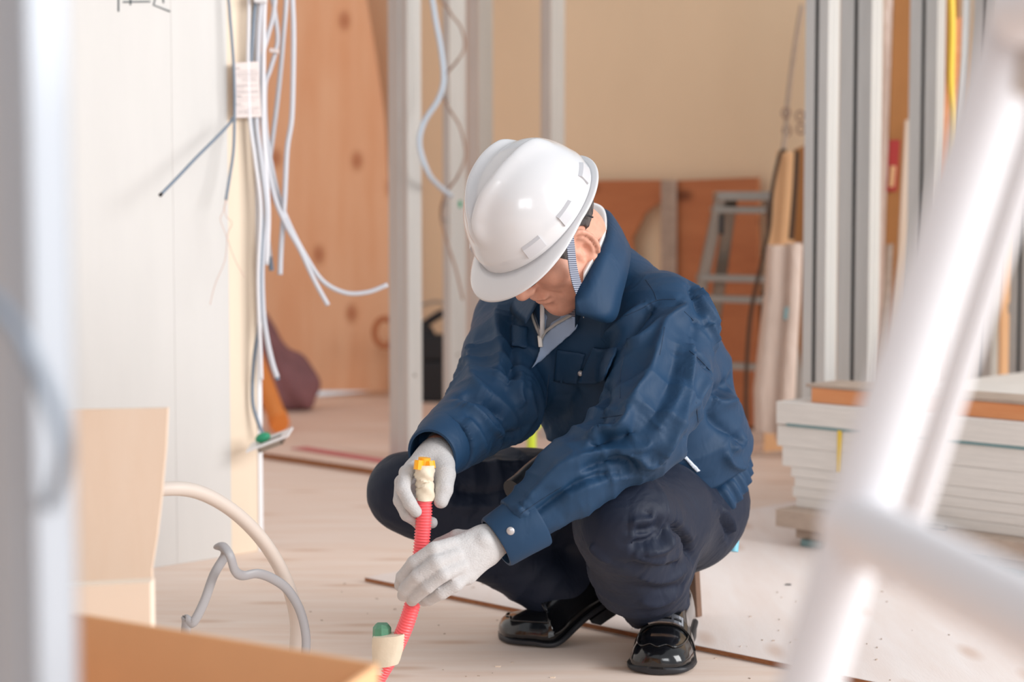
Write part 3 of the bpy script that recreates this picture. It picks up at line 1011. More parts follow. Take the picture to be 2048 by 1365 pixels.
# conduit and thin wire on the studs
cable([(862, -60, 5.7), (868, 20, 5.7), (882, 100, 5.7), (887, 160, 5.7), (876, 200, 5.7), (848, 245, 5.7), (839, 290, 5.7), (856, 345, 5.72), (878, 372, 5.8), (902, 392, 5.9)], .0075, m_bluecable, 'pale blue conduit curving between two steel studs', name='conduit', cat='conduit', group=None)
cable([(876, -50, 6.0), (898, 20, 5.98), (922, 55, 5.98), (929, 95, 5.98), (912, 125, 5.98), (892, 150, 6.1), (884, 185, 6.2), (900, 220, 5.98), (920, 255, 5.98), (931, 310, 5.98), (914, 355, 5.98), (890, 390, 6.1), (882, 430, 6.2), (893, 480, 5.98), (912, 540, 5.98), (926, 600, 5.98)], .0036, m_brownwire, 'thin brown wire winding around the narrow steel stud', name='thin_wire', cat='wire', group=None)
b = MB(); c = at(921, 408, 6.0); b.box(c - V(.006, .01, .012), V(.01, 0, 0), V(0, .02, 0), V(0, 0, .022), bev=.002)
tag(b.build('green_clip', m_green), 'small green clip on the wire-wound steel stud', 'clip')
# lime ball behind the elbow
b = MB(); c = at(1063, 842, 5.2); b.sphere(V(c[0], c[1], c[2]), V(.03, .03, .03)); c2 = V(c[0], c[1], 0)
b.tube([c - EZ * .02, c2], .012, n=10, smoothp=False); b.tube([c2 + EZ * .012, c2], .05, n=16, smoothp=False)
tag(b.build('lime_marker', m_lime, smooth='auto'), 'lime green marker post with a ball top behind the right elbow', 'marker')
# ================================================================== the worker
m_skin = mat('skin', (226, 166, 142), .55, var=.18, vscale=40, bump=.15, bscale=220, sss=.08)
m_jacket = mat('navy_twill', (28, 60, 91), .58, var=.12, vscale=5, bump=.05, bscale=900, spec=.28, bump2=(.28, 24, .008, (1, 1, .6)))
m_jacketd = mat('navy_twill_seam', (22, 46, 72), .55, spec=.4)
m_trouser = mat('dark_navy_twill', (30, 38, 56), .58, var=.12, vscale=5, bump=.05, bscale=900, spec=.25, bump2=(.5, 22, .008, (1, 1, .6)))
m_lining = mat('pale_blue_lining', (150, 172, 202), .7, bump=.05, bscale=700)
m_tee = mat('grey_tee', (122, 132, 146), .8, bump=.1, bscale=900)
m_shirt = mat('white_shirt', (236, 234, 234), .8)
m_zip = mat('zip_metal', (196, 194, 190), .4, metal=.6)
m_glove = mat('white_cotton_knit', (200, 198, 198), .95, var=.08, vscale=90, bump=.7, bscale=330, bstretch=(1, 1, 2.5), dist=.002, spec=.2)
m_hat = mat('white_hard_hat', (209, 210, 213), .18, coat=.25, spec=.5)
m_hatlip = mat('white_hard_hat_lug', (198, 199, 204), .25)
m_web = mat('striped_webbing', (58, 66, 86), .8, wave=((176, 182, 198), 95, 'Z'))
m_hair = mat('greying_hair', (96, 88, 86), .7, col2=(44, 40, 42), vscale=160, stretch=(1, 1, .25), bump=.8, bscale=260, bstretch=(1, 1, .2))
m_shoe = mat('black_leather', (14, 15, 18), .16, coat=.5, bump=.03, bscale=120)
m_sole = mat('black_rubber', (30, 32, 38), .5)
m_buckle = mat('silver_buckle', (206, 208, 214), .2, metal=.9)
m_snap = mat('snap_button', (190, 188, 190), .35, metal=.5)
m_piping = mat('pale_piping', (214, 224, 238), .6)
m_pouch = mat('black_leather_pouch', (40, 44, 50), .38, bump=.2, bscale=90)
m_eye = mat('eye_white', (228, 224, 220), .2)
m_bluetape = mat('pale_blue_handle', (120, 190, 212), .4)

# ------------------------------------------------------------------ skeleton (joints in metres, from seen points and depths)
neck = at(1192, 565, 3.40)
pelv = at(1360, 985, 3.55)
sp = nrm(neck - pelv)
lf = V(.72, -.69, 0); lf = nrm(lf - sp * (lf @ sp))
fr = np.cross(lf, sp)
TA = [lf, fr, sp]
shL, elL, wrL = at(1330, 655, 3.27), at(1278, 862, 3.10), at(1010, 1070, 3.03)
shR, elR, wrR = at(1044, 652, 3.50), at(996, 802, 3.32), at(876, 900, 3.12)
hipL, knL, anL = at(1362, 1035, 3.48), at(1252, 1048, 3.17), at(1318, 1205, 3.43)
hipR, knR, anR = at(1265, 1015, 3.62), at(815, 985, 3.50), at(1120, 1175, 3.55)

# head frame
HF = nrm(V(-.50, -.43, -.75)); HU = V(-.60, -.52, .62); HU = nrm(HU - HF * (HU @ HF)); HL = np.cross(HU, HF)
HA = np.array([HL, HF, HU])
HS = .87                          # hat size
HC = at(1072, 436, 3.20)          # centre of the hat rim
def hp(l, f, u): return HC + HL * l + HF * f + HU * u
ORG = HC - HU * .034 - HL * .014 - HF * .008              # head centre at eye level
def fp(l, f, u): return ORG + HL * l + HF * f + HU * u

# ------------------------------------------------------------------ body: one continuous figure
bs = SDF()
bs.ell(at(1205, 690, 3.43), (.155, .09, .15), TA, .05).ell(at(1270, 800, 3.48), (.14, .10, .14), TA, .05).ell(at(1335, 930, 3.53), (.11, .08, .10), TA, .05)
bs.chain([shL, elL, wrL], [.045, .038, .022]).chain([shR, elR, wrR], [.045, .034, .014])
bs.chain([hipL, knL, anL], [.065, .05, .028]).chain([hipR, knR, anR], [.065, .05, .028])
bs.cone(anL, anL + V(-.012, -.06, -.035), .025, .02).cone(anR, anR + V(-.03, .0, -.035), .022, .018)
bs.cone(wrL, at(930, 1110, 3.0), .02, .016).cone(wrR, at(858, 940, 3.095), .02, .014)
bs.cone(neck + V(0, .04, -.02), fp(0, -.040, -.06), .048, .048, .03)
bs.ell(fp(0, -.005, .015), (.072, .092, .080), HA, .02)
bs.ell(fp(0, .030, -.055), (.060, .062, .066), HA, .03)
bs.ell(fp(0, .068, -.108), (.026, .022, .020), HA, .03)
for s_ in (-1, 1):
    bs.ell(fp(s_ * .044, .060, -.032), (.026, .026, .024), HA, .02)
    bs.ell(fp(s_ * .052, .032, -.085), (.014, .03, .02), HA, .03)
    bs.ell(fp(s_ * .031, .094, .006), (.017, .014, .011), HA, .012, sub=True)
    bs.ell(fp(s_ * .031, .082, .005), (.012, .012, .010), HA, .004)
    bs.cone(fp(s_ * .012, .096, .022), fp(s_ * .046, .082, .024), .007, .006, .012)
    bs.ell(fp(s_ * .012, .100, -.037), (.009, .010, .008), HA, .007)
    bs.cone(fp(s_ * .018, .098, -.045), fp(s_ * .036, .080, -.072), .0025, .0025, .008, sub=True)
    # ear
    ea = nrm(HL * s_ * .35 + HF * .94 * -1)       # ear plane leans back
    AX = [nrm(np.cross(ea, HU)), ea, HU]
    ec = fp(s_ * .068, .006, -.036)
    on = AX[0] * s_                                # outward
    bs.ell(ec, (.0045, .017, .030), AX, .003)
    hel = [ec + ea * (.019 * math.cos(t)) + HU * (.031 * math.sin(t)) + on * (.004 + .002 * math.cos(t)) for t in np.linspace(math.radians(215), math.radians(-50), 14)]
    bs.chain(hel, [.0035] + [.0042] * 12 + [.004], .003)
    bs.ell(ec - HU * .030 - ea * .002 + on * .002, (.006, .009, .010), AX, .005)
    anti = [ec + ea * (.009 * math.cos(t)) + HU * (.020 * math.sin(t)) + on * .004 for t in np.linspace(math.radians(80), math.radians(-70), 8)]
    bs.chain(anti, [.003] * 8, .003)
    bs.ell(ec - ea * .013 - HU * .004 + on * .003, (.005, .005, .007), AX, .004)
    bs.ell(ec - ea * .002 - HU * .004 + on * .004, (.005, .007, .010), AX, .003, sub=True)
bs.chain([fp(0, .088, .018), fp(0, .102, -.012), fp(0, .111, -.034)], [.007, .009, .0115], .01)
bs.ell(fp(0, .091, -.064), (.023, .009, .0055), HA, .006).ell(fp(0, .088, -.076), (.020, .009, .006), HA, .006)
bs.ell(fp(0, .100, -.0700), (.026, .008, .0014), HA, .003, sub=True)
bs.ell(fp(0, .094, -.089), (.018, .006, .005), HA, .008, sub=True)
lo, hi = bs.bounds()
hl, hh = ORG - .15, ORG + .14
def axis_pts(i):
    a = list(np.arange(lo[i] - .03, hl[i], .009)); c = np.arange(hl[i], hh[i], .0027); e = list(np.arange(hh[i], hi[i] + .03, .009))
    return np.array(a + list(c) + e)
v, f = bs.mesh(.004, [axis_pts(i) for i in range(3)], smooth=1)
person = mesh_obj('person', v, f, m_skin, smooth=True)
tag(person, 'worker in navy jacket, white hard hat and white gloves squatting to hold the red hose', 'person')
body_bvh = bvh_of(v, f)
for s_ in (-1, 1):
    MB().sphere(fp(s_ * .031, .0835, .005), .0115, nu=12, nv=8).build('eye', m_eye, person, smooth=True)

# hair
hs = SDF()
hs.ell(fp(0, -.008, .016), (.0785, .0935, .082), HA, .0).cone(fp(0, -.045, -.01), fp(0, -.062, -.075), .056, .046, .02)
def hair_cut(P):
    q = (P - ORG) @ HA.T
    l, ff, u = q[..., 0], q[..., 1], q[..., 2]
    side = np.maximum(ff - .060 - .012 * np.clip(u / .05, -1, 1), -.036 - u + np.clip((-ff) * .3, -.03, .03))
    burn = np.maximum.reduce([np.abs(ff - .034) - .015, np.abs(u + .025) - .038, .055 - np.abs(l)])
    front = np.minimum(side, burn)
    earz = .028 - np.sqrt((ff - .004) ** 2 + ((u + .036) * .8) ** 2)
    return np.maximum(front, np.where(np.abs(l) > .06, earz, -1))
for s_ in (-1, 1): hs.ell(fp(s_ * .057, .037, -.014), (.013, .017, .034), HA, .006)
hs.cutall(hair_cut)
v, f = hs.mesh(.0032, smooth=1)
mesh_obj('hair', v, f, m_hair, person, smooth=True)

# glasses temples
for s_ in (-1, 1):
    MB().tube([fp(s_ * .066, .088, .012), fp(s_ * .078, .04, .012), fp(s_ * .083, -.005, .014), fp(s_ * .083, -.024, .004), fp(s_ * .080, -.034, -.012)], .0016, n=6).build('glasses_temple', m_dark, person, smooth=True)
    ring = [fp(s_ * .033 + .024 * math.cos(t), .112 - .012 * abs(math.cos(t)) * (1 if s_ * math.cos(t) > 0 else 0), .002 + .016 * math.sin(t)) for t in np.linspace(0, 2 * math.pi, 17)]
    MB().tube(ring, .0012, n=6, step=2).build('glasses_rim', m_dark, person, smooth=True)

# ------------------------------------------------------------------ hard hat
def hat_pt(phi, t, grow=0.0):
    """phi 0 = front, +90 deg = wearer's left; t 0 = rim, 1 = crown"""
    a = .136 if math.cos(phi) > 0 else .142
    bq, H = .113, .142
    e = t * math.pi / 2
    r = math.cos(e) ** .80
    l, ff, u = bq * math.sin(phi) * r, a * math.cos(phi) * r, H * math.sin(e) ** 1.0
    n = nrm(V(l / bq ** 2, ff / a ** 2, u / H ** 2 + 1e-6))
    # twin crests running from the crown to a V at the front
    c = np.interp(ff, [-.10, -.02, .03, .07, .10], [.040, .037, .028, .014, .003])
    q = abs(l) - c
    prof = math.exp(-(q / .0065) ** 2) if q < 0 else math.exp(-(q / .017) ** 2)
    fade = np.clip((u - .055) / .04, 0, 1) * np.clip((ff + .115) / .05, 0, 1)
    fade = fade * fade * (3 - 2 * fade)
    dsp = .0130 * prof * fade
    if q < 0: dsp -= .003 * fade * (1 - prof)
    # soft shoulder ring above the rim
    dsp += .0022 * math.exp(-((t - .13) / .05) ** 2)
    return V(l, ff, u) + n * (dsp + grow)
def hatw(q): return HC + (HL * q[0] + HF * q[1] + HU * q[2]) * HS
NP, NT = 168, 56
hb = MB()
rings = [[hatw(hat_pt(2 * math.pi * k / NP, t)) for k in range(NP)] for t in np.linspace(0, .992, NT)]
hb.loft(rings, caps=False)
top_i = (NT - 1) * NP
hb.f.append([top_i + k for k in range(NP)]); hb.m.append(0)
inner = [[hatw(hat_pt(2 * math.pi * k / NP, t, -.004)) for k in range(NP)] for t in np.linspace(.985, 0, 18)]
hb.loft(inner, caps=False)
hard_hat = hb.build('hard_hat', m_hat, person, smooth=True)
hard_hat['label'] = 'white hard hat with twin crests'
# brim
def brim_w(phi):
    c = math.cos(phi)
    return .009 + .041 * max(0, c) ** 1.6 + .004 * max(0, -c)
def brim_pt(phi, s, dz):
    q = hat_pt(phi, 0.0)
    d = nrm(V(q[0] / .113 ** 2, q[1] / .136 ** 2, 0))
    w = brim_w(phi)
    c = max(0, math.cos(phi))
    return q + d * (w * s) + V(0, 0, -.016 * c * s * s - .002 * s + dz)
prof = [(0, .0045), (.35, .004), (.75, .003), (.95, .0022), (1.0, .0), (.96, -.002), (.6, -.0015), (0, -.001)]
br = [[hatw(brim_pt(2 * math.pi * k / NP, s, dz)) for s, dz in prof] for k in range(NP)]
br.append(br[0])
MB().loft(br, caps=False).build('brim', m_hat, hard_hat, smooth=True)
# lugs near the rim
for phi in (48, 86, 128, -48, -86, -128):
    p = math.radians(phi)
    g = MB()
    rows = []
    for t, gr in ((.055, .0003), (.065, .0045), (.15, .0042), (.175, .0003)):
        rows.append([hatw(hat_pt(p + dphi, t, gr)) for dphi in np.linspace(-.15, .15, 7)])
    cap0 = [hatw(hat_pt(p - .15, t, 0)) for t in (.055, .065, .16, .19)]
    g.loft(rows, closed=False, caps=False)
    for sgn in (0, -1):
        e = [r[sgn] for r in rows] + [hatw(hat_pt(p + (-.15 if sgn == 0 else .15), .12, -.002))]
        g.add(e, [(0, 1, 4), (1, 2, 4), (2, 3, 4)])
    g.build('accessory_slot', m_hatlip, hard_hat, smooth='auto')
# chin strap
def ribbon(pts, w, th, side, name, m, par, k=8):
    P = catmull(pts, k); t = np.gradient(P, axis=0)
    rings = []
    for i in range(len(P)):
        tt = nrm(t[i]); sdir = nrm(side - tt * (side @ tt)); o = np.cross(tt, sdir)
        rings.append([P[i] + sdir * w / 2 + o * th / 2, P[i] - sdir * w / 2 + o * th / 2, P[i] - sdir * w / 2 - o * th / 2, P[i] + sdir * w / 2 - o * th / 2])
    return MB().loft(rings).build(name, m, par)
for s_ in (-1, 1):
    ribbon([hp(s_ * .090, .014, .006), hp(s_ * .082, .034, -.03), hp(s_ * .073, .052, -.065), hp(s_ * .064, .062, -.100), hp(s_ * .044, .058, -.142), hp(0, .056, -.172)], .019, .0016, HF, 'chin_strap', m_web, hard_hat)

# ------------------------------------------------------------------ jacket
js = SDF()
js.ell(at(1186, 700, 3.43), (.178, .118, .175), TA, .05)
js.ell(at(1268, 800, 3.485), (.172, .140, .165), TA, .06)
js.ell(at(1316, 888, 3.52), (.168, .145, .115), TA, .06)
js.ell(at(1382, 908, 3.55), (.10, .088, .07), TA, .06)
js.cone(at(1322, 612, 3.47), at(1392, 738, 3.54), .062, .064, .04)
js.cone(neck - sp * .03, neck + sp * .03 + fr * .01, .085, .062, .05)
js.cone(at(1200, 600, 3.40), shL, .085, .078, .05)
js.cone(at(1180, 600, 3.42), shR, .085, .078, .05)
cuL, cuR = at(1040, 1058, 3.035), at(882, 893, 3.14)
js.chain([shL, (shL + elL) / 2 + V(.01, 0, 0), elL, (elL + wrL) / 2 + V(.0, .0, .008), wrL], [.080, .078, .070, .054, .039], .035)
js.chain([shR, (shR + elR) / 2, elR, wrR], [.080, .077, .070, .050], .035)
dL, dR = nrm(wrL - elL), nrm(wrR - elR)
js.cut(cuL, dL, .13)
js.cut(cuR, dR, .10)
v, f = js.mesh(.0040, smooth=2)
n0 = vnormals(v, f)
jb = bvh_of(v, f)
def c2(*pp): return [(900 + .3955 * x, 560 + .3955 * y) for x, y in pp]
JF = [  # creases on the jacket: course, width, height
    (c2((1140, 105), (1178, 150), (1095, 235), (1062, 330), (1005, 500), (935, 600), (900, 690)), .013, .012),
    (c2((1040, 120), (960, 195), (890, 290), (868, 335)), .012, -.012),
    (c2((880, 325), (960, 318), (1040, 255), (1100, 190)), .010, .010),
    (c2((760, 300), (850, 250), (930, 170), (1020, 110)), .012, .008),
    (c2((1232, 240), (1205, 470), (1165, 660), (1112, 820), (1010, 975)), .012, .010),
    (c2((1150, 300), (1130, 460), (1060, 640), (960, 760)), .016, -.006),
    (c2((1190, 480), (1120, 640), (1030, 780)), .012, .006),
    (c2((690, 835), (760, 765), (850, 755), (900, 690), (905, 620)), .010, .013),
    (c2((700, 860), (800, 800), (885, 775), (910, 740)), .010, -.012),
    (c2((560, 925), (700, 890), (830, 855), (960, 850), (1060, 800)), .011, .009),
    (c2((720, 930), (820, 900), (900, 920), (970, 985)), .011, -.011),
    (c2((800, 870), (900, 885), (1000, 930), (1040, 900)), .010, .009),
    (c2((320, 1200), (450, 1060), (560, 950), (700, 890)), .012, .008),
    (c2((390, 1210), (520, 1110), (680, 1015), (900, 965)), .010, -.009),
    (c2((500, 1120), (640, 1060), (800, 1000), (960, 990)), .012, .007),
    (c2((350, 1170), (420, 1110), (500, 1020)), .008, -.006),
    (c2((640, 960), (730, 930), (760, 900)), .009, -.008),
    (c2((1212, 360), (1260, 400), (1330, 470)), .007, -.007),
    (c2((1240, 170), (1225, 300), (1230, 360)), .010, -.008),
    (c2((1290, 200), (1340, 330), (1400, 440)), .014, .010),
    (c2((1240, 60), (1320, 190), (1400, 330), (1445, 440)), .010, .006),
    (c2((1320, 480), (1260, 560), (1180, 680), (1120, 800)), .012, .009),
    (c2((1440, 480), (1370, 560), (1300, 560)), .012, -.012),
    (c2((1460, 600), (1400, 620), (1330, 600), (1270, 570)), .014, .010),
    (c2((1300, 640), (1340, 720), (1440, 790), (1490, 840)), .012, -.008),
    (c2((1240, 640), (1250, 760), (1290, 850), (1350, 900)), .012, .007),
    (c2((1160, 760), (1230, 840), (1300, 900)), .010, -.007),
    (c2((1380, 860), (1420, 930), (1500, 940)), .010, .008),
    (c2((1500, 800), (1460, 840), (1400, 850)), .012, .009),
    (c2((1212, 0), (1255, 120), (1325, 280), (1388, 400), (1412, 470)), .009, -.011),
    (c2((1240, 10), (1300, 120), (1370, 280), (1430, 400)), .008, .006),
    (c2((1445, 500), (1400, 540), (1350, 570)), .010, -.012),
    # chest
    (c2((640, 520), (600, 600), (560, 680), (500, 740)), .02, -.006),
    (c2((780, 520), (760, 640), (740, 740)), .016, -.010),
    (c2((400, 470), (395, 600), (430, 720)), .012, .005),
    (c2((450, 760), (560, 800), (680, 790)), .018, .007),
    # far sleeve
    (c2((250, 110), (245, 250), (260, 380), (230, 520)), .014, .009),
    (c2((310, 130), (300, 260), (320, 420), (290, 560)), .012, -.010),
    (c2((120, 300), (110, 430), (130, 540), (230, 600)), .016, .008),
    (c2((30, 590), (130, 592), (230, 640), (290, 720)), .010, -.013),
    (c2((40, 620), (130, 690), (200, 750), (290, 790)), .012, .010),
    (c2((170, 680), (220, 760), (310, 790), (370, 760)), .011, -.008),
    (c2((60, 700), (130, 780), (180, 880)), .012, .007),
    (c2((360, 440), (340, 560), (370, 660)), .012, .008),
]
for pts, w, a in JF: v = fold(v, n0, jb, pts, w * .88, a * 1.7)
v = relax(v, f, .1)
nn_ = vnormals(v, f)
v = wrinkle(v, nn_, elL, wrL, .066, .042, .010, 1.0, .05, .10, .4)
v = wrinkle(v, nn_, elL, wrL, .055, .033, .006, -1.0, .20, .07, 2.1)
v = wrinkle(v, nn_, shL, elL, .085, .050, .010, -1.0, .22, .09, 1.2)
v = wrinkle(v, nn_, shL, elL, .085, .060, .007, 1.0, .06, .08, 3.0)
v = wrinkle(v, nn_, elR, wrR, .066, .040, .010, -1.0, .05, .10, 4.0)
v = wrinkle(v, nn_, shR, elR, .085, .052, .010, 1.0, .18, .10, 2.7)
v = wrinkle(v, nn_, at(1316, 888, 3.52), at(1290, 820, 3.49), .17, .060, .009, 3.0, .0, .10, .9)
# small irregular puckers so the cloth is never perfectly smooth
nz = (np.sin(v[:, 0] * 71 + 9 * np.sin(v[:, 2] * 23)) * np.sin(v[:, 2] * 63 + 7 * np.sin(v[:, 1] * 31)))
v = v + vnormals(v, f) * (.0005 * nz)[:, None]
jacket = mesh_obj('jacket', v, f, m_jacket, person, smooth=True)
jacket['label'] = 'navy blue work jacket'
jb = bvh_of(v, f)

def seam(pts, name='seam', m=m_jacketd, par=None, r=.0006, off=.0001, bv=None):
    P = []
    for q in catmull(np.array(pts, float), 6):
        h, nn = cast(bv or jb, q[0], q[1])
        if h is not None and (not P or np.linalg.norm(h - P[-1]) < .05): P.append(h + nn * off)
    if len(P) < 2: return None
    return MB().tube(P, r, n=6, smoothp=False).build(name, m, par or jacket)
for s_ in (c2((820, 210), (960, 150), (1045, 105), (1140, 98)), c2((990, 0), (1030, 60), (1045, 105)), c2((1185, 160), (1232, 205)), c2((1085, 240), (1070, 330), (1060, 380)),
           c2((1212, 360), (1260, 400), (1318, 462)), c2((500, 480), (490, 580), (485, 660)), c2((1245, 620), (1260, 740), (1310, 850)), c2((880, 380), (862, 480), (860, 600)), c2((760, 700), (830, 690), (900, 680)),
           c2((350, 1190), (450, 1120), (560, 1050))):
    seam(s_)

# pocket flaps and panels lying on the jacket
patch('pocket_flap', c2((730, 335), (862, 352), (800, 512), (720, 520), (655, 514), (690, 420)), jb, m_jacket, jacket, .003, .003, lift=lambda x, y: .004 * np.clip((y - 690) / 70, 0, 1))
patch('pocket', c2((545, 348), (690, 372), (645, 528), (520, 512)), jb, m_jacket, jacket, .001, .002)
patch('pocket_flap', c2((318, 230), (402, 240), (388, 358), (302, 345)), jb, m_jacket, jacket, .002, .003, lift=lambda x, y: .003 * np.clip((y - 650) / 50, 0, 1))
#patch('sleeve_pocket', c2((880, 330), (1030, 330), (1022, 400), (960, 500), (880, 560), (866, 470)), jb, m_jacket, jacket, .001, .0015)
pk = patch('piping', c2((1150, 868), (1164, 858), (1266, 962), (1245, 972)), jb, m_piping, jacket, .001, .002, step=4, tol=.035)
# open front: tee, zip and pale lining
patch('tee_shirt', c2((425, 140), (520, 150), (640, 100), (600, 190), (500, 260), (470, 280)), jb, m_tee, jacket, .001, .002, step=5)
patch('lining', c2((425, 130), (470, 150), (500, 180), (488, 262), (470, 290), (440, 215)), jb, m_lining, jacket, .003, .002, step=5)
patch('lining', c2((565, 190), (600, 110), (660, 70), (640, 175), (500, 262), (520, 215)), jb, m_lining, jacket, .004, .002, step=5)
patch('front_flap', c2((640, 178), (657, 228), (650, 250), (540, 345), (398, 462), (470, 320), (480, 290), (505, 262), (560, 220)), jb, m_lining, jacket, .006, .003, step=6)
for q in (c2((428, 135), (440, 195), (468, 262), (478, 290)), c2((640, 172), (580, 205), (510, 250), (482, 290), (468, 330))):
    P = [cast(jb, *p_) for p_ in catmull(np.array(q), 6)]
    P = [h + nn * .0095 for h, nn in P if h is not None]
    zb = MB(); zb.tube(P, .0018, n=6, smoothp=False)
    for i in range(0, len(P) - 1):
        for t in np.linspace(0, 1, 4, endpoint=False):
            c = P[i] * (1 - t) + P[i + 1] * t
            zb.sphere(c, .0027, nu=6, nv=4)
    zb.build('zip_teeth', m_zip, jacket)
h, nn = cast(jb, *c2((480, 285))[0])
MB().box(h + nn * .010 - V(.003, 0, .016), V(.007, 0, 0), nn * .003, V(-.002, 0, .02), bev=.001).build('zip_pull', m_zip, jacket)
h, nn = cast(jb, *c2((668, 465))[0])
MB().sphere(h + nn * .006, V(.005, .005, .005), nu=10, nv=6).build('snap_button', m_snap, jacket, smooth=True)

# collar, turned down
ST = [((1150, 596, 3.170), (1152, 630, 3.17)), ((1162, 572, 3.175), (1224, 645, 3.175)), ((1180, 540, 3.19), (1246, 588, 3.21)), ((1202, 500, 3.22), (1262, 512, 3.28)), ((1216, 455, 3.29), (1254, 480, 3.38)),
      ((1206, 418, 3.40), (1226, 442, 3.50)), ((1160, 412, 3.47), (1165, 460, 3.60)), ((1110, 445, 3.50), (1085, 500, 3.58)), ((1072, 505, 3.46), (1025, 560, 3.50)), ((1066, 560, 3.38), (1020, 620, 3.38)), ((1078, 606, 3.30), (1052, 648, 3.30))]
Tt = catmull(np.array([at(*a) for a, b in ST]), 6); Bt = catmull(np.array([at(*b) for a, b in ST]), 6)
cen = at(1150, 520, 3.38)
rings = []
for a, b_ in zip(Tt, Bt):
    o_ = nrm((a + b_) / 2 - cen)
    m1 = a * .7 + b_ * .3 + o_ * .005 + V(0, -.003, .001); m2 = a * .3 + b_ * .7 + o_ * .003 + V(0, -.002, 0)
    inn = a - V(0, 0, .05) - nrm(a - cen) * .004
    rings.append([inn, a - nrm(a - cen) * .003, a + V(0, -.001, .002), m1, m2, b_, b_ - nrm(b_ - cen) * .004, m2 - o_ * .004, m1 - o_ * .004])
MB().loft(rings, caps=True).build('collar', m_jacket, jacket, smooth=True)
# white shirt collar inside
rings = []
for a in Tt[8:]:
    inw = nrm(cen - a)
    rings.append([a + inw * .003 - V(0, 0, .06), a + inw * .004 + V(0, 0, .008), a + inw * .016 + V(0, 0, .014), a + inw * .020 - V(0, 0, .06)])
MB().loft(rings).build('shirt_collar', m_shirt, person, smooth=True)

# cuffs with snaps
def band(c0, c1, r0, r1, name, m, par, flat=1.0, side=None, n=36, th=.004, wob=0.0):
    d = nrm(c1 - c0)
    u = nrm((side if side is not None else EZ) - d * ((side if side is not None else EZ) @ d)); w = np.cross(d, u)
    rings = []
    for t, k in ((0, 0), (.06, .0015), (.5, .001), (.94, .0015), (1, 0), (1, -th), (0, -th), (0, 0)):
        c = c0 + (c1 - c0) * t; r = r0 + (r1 - r0) * t + k
        rings.append([c + u * r * math.cos(a) + w * r * flat * math.sin(a) + d * wob * math.sin(2 * a + 1) for a in np.linspace(0, 2 * math.pi, n, endpoint=False)])
    return MB().loft(rings, caps=False).build(name, m, par, smooth='auto')
cL0, cL1 = at(1070, 1036, 3.045), at(992, 1086, 3.025)
cuffL = band(cL0, cL1, .0475, .0415, 'cuff', m_jacket, jacket, .92)
cR0, cR1 = at(893, 884, 3.15), at(864, 912, 3.095)
cuffR = band(cR0, cR1, .052, .044, 'cuff', m_jacket, jacket, .92)
def snap(px, py, Y, r=.0065):
    c = at(px, py, Y); MB().sphere(c, V(r, r * .6, r), nu=14, nv=8).build('snap_button', m_snap, jacket, smooth=True)
bq = BVHTree.FromPolygons([Vector(WORLD_LOC[cuffL.name]) + q.co for q in cuffL.data.vertices], [tuple(p.vertices) for p in cuffL.data.polygons])
h, nn = cast(bq, 1021, 1063)
MB().sphere(h + nn * .0005, V(.0065, .003, .0065), nu=14, nv=8).build('snap_button', m_snap, jacket, smooth=True); 
bq = BVHTree.FromPolygons([Vector(WORLD_LOC[cuffR.name]) + q.co for q in cuffR.data.vertices], [tuple(p.vertices) for p in cuffR.data.polygons])
h, nn = cast(bq, 840, 888)
if h is not None: MB().sphere(h, V(.005, .003, .0055), nu=14, nv=8).build('snap_button', m_snap, jacket, smooth=True)

# elastic waistband
wc = at(1336, 962, 3.54); rings = []
ax_w = nrm(sp + fr * .15)
uL, uF = lf, np.cross(lf, ax_w)
for t, rr in ((0, .0), (.15, .008), (.5, .010), (.85, .008), (1, -.004)):
    ring = []
    for k in range(220):
        a = 2 * math.pi * k / 220
        rib = .0035 * math.sin(a * 40) * (1 if .05 < t < .95 else .3)
        ring.append(wc + ax_w * (.025 - .055 * t) + uL * (.150 + rr + rib) * math.cos(a) + uF * (.128 + rr + rib) * math.sin(a))
    rings.append(ring)
MB().loft(rings).build('elastic_waistband', m_jacket, jacket, smooth=True)

# ------------------------------------------------------------------ trousers
ts = SDF()
ts.ell(at(1346, 1000, 3.55), (.145, .115, .105), TA, .05)
ts.ell(at(1378, 1035, 3.53), (.075, .09, .075), TA, .06)
ts.chain([hipL, (hipL + knL) / 2 + V(0, 0, .006), knL], [.090, .088, .080], .04)
ts.chain([knL, (knL + anL) / 2 + V(-.005, -.012, -.004), anL + V(-.006, 0, .0)], [.078, .078, .058], .03)
ts.chain([hipR, (hipR + knR) / 2, knR], [.098, .085, .066], .04)
ts.chain([knR, (knR + anR) / 2, anR + V(.02, 0, -.02)], [.064, .064, .060], .03)
ts.cone(at(1262, 1060, 3.60), at(1185, 1128, 3.575), .072, .058, .04)
ts.cut(at(1316, 1240, 3.37), V(.34, -.25, -.9), .2)
ts.cut(at(1150, 1205, 3.52), nrm(anR - knR) + V(0, 0, -.4), .11)
ts.cutall(lambda P: .006 - P[..., 2])
v, f = ts.mesh(.0046, smooth=2)
n0 = vnormals(v, f); tb_ = bvh_of(v, f)
def c4(*pp): return [(920 + .3027 * x, 1000 + .3027 * y) for x, y in pp]
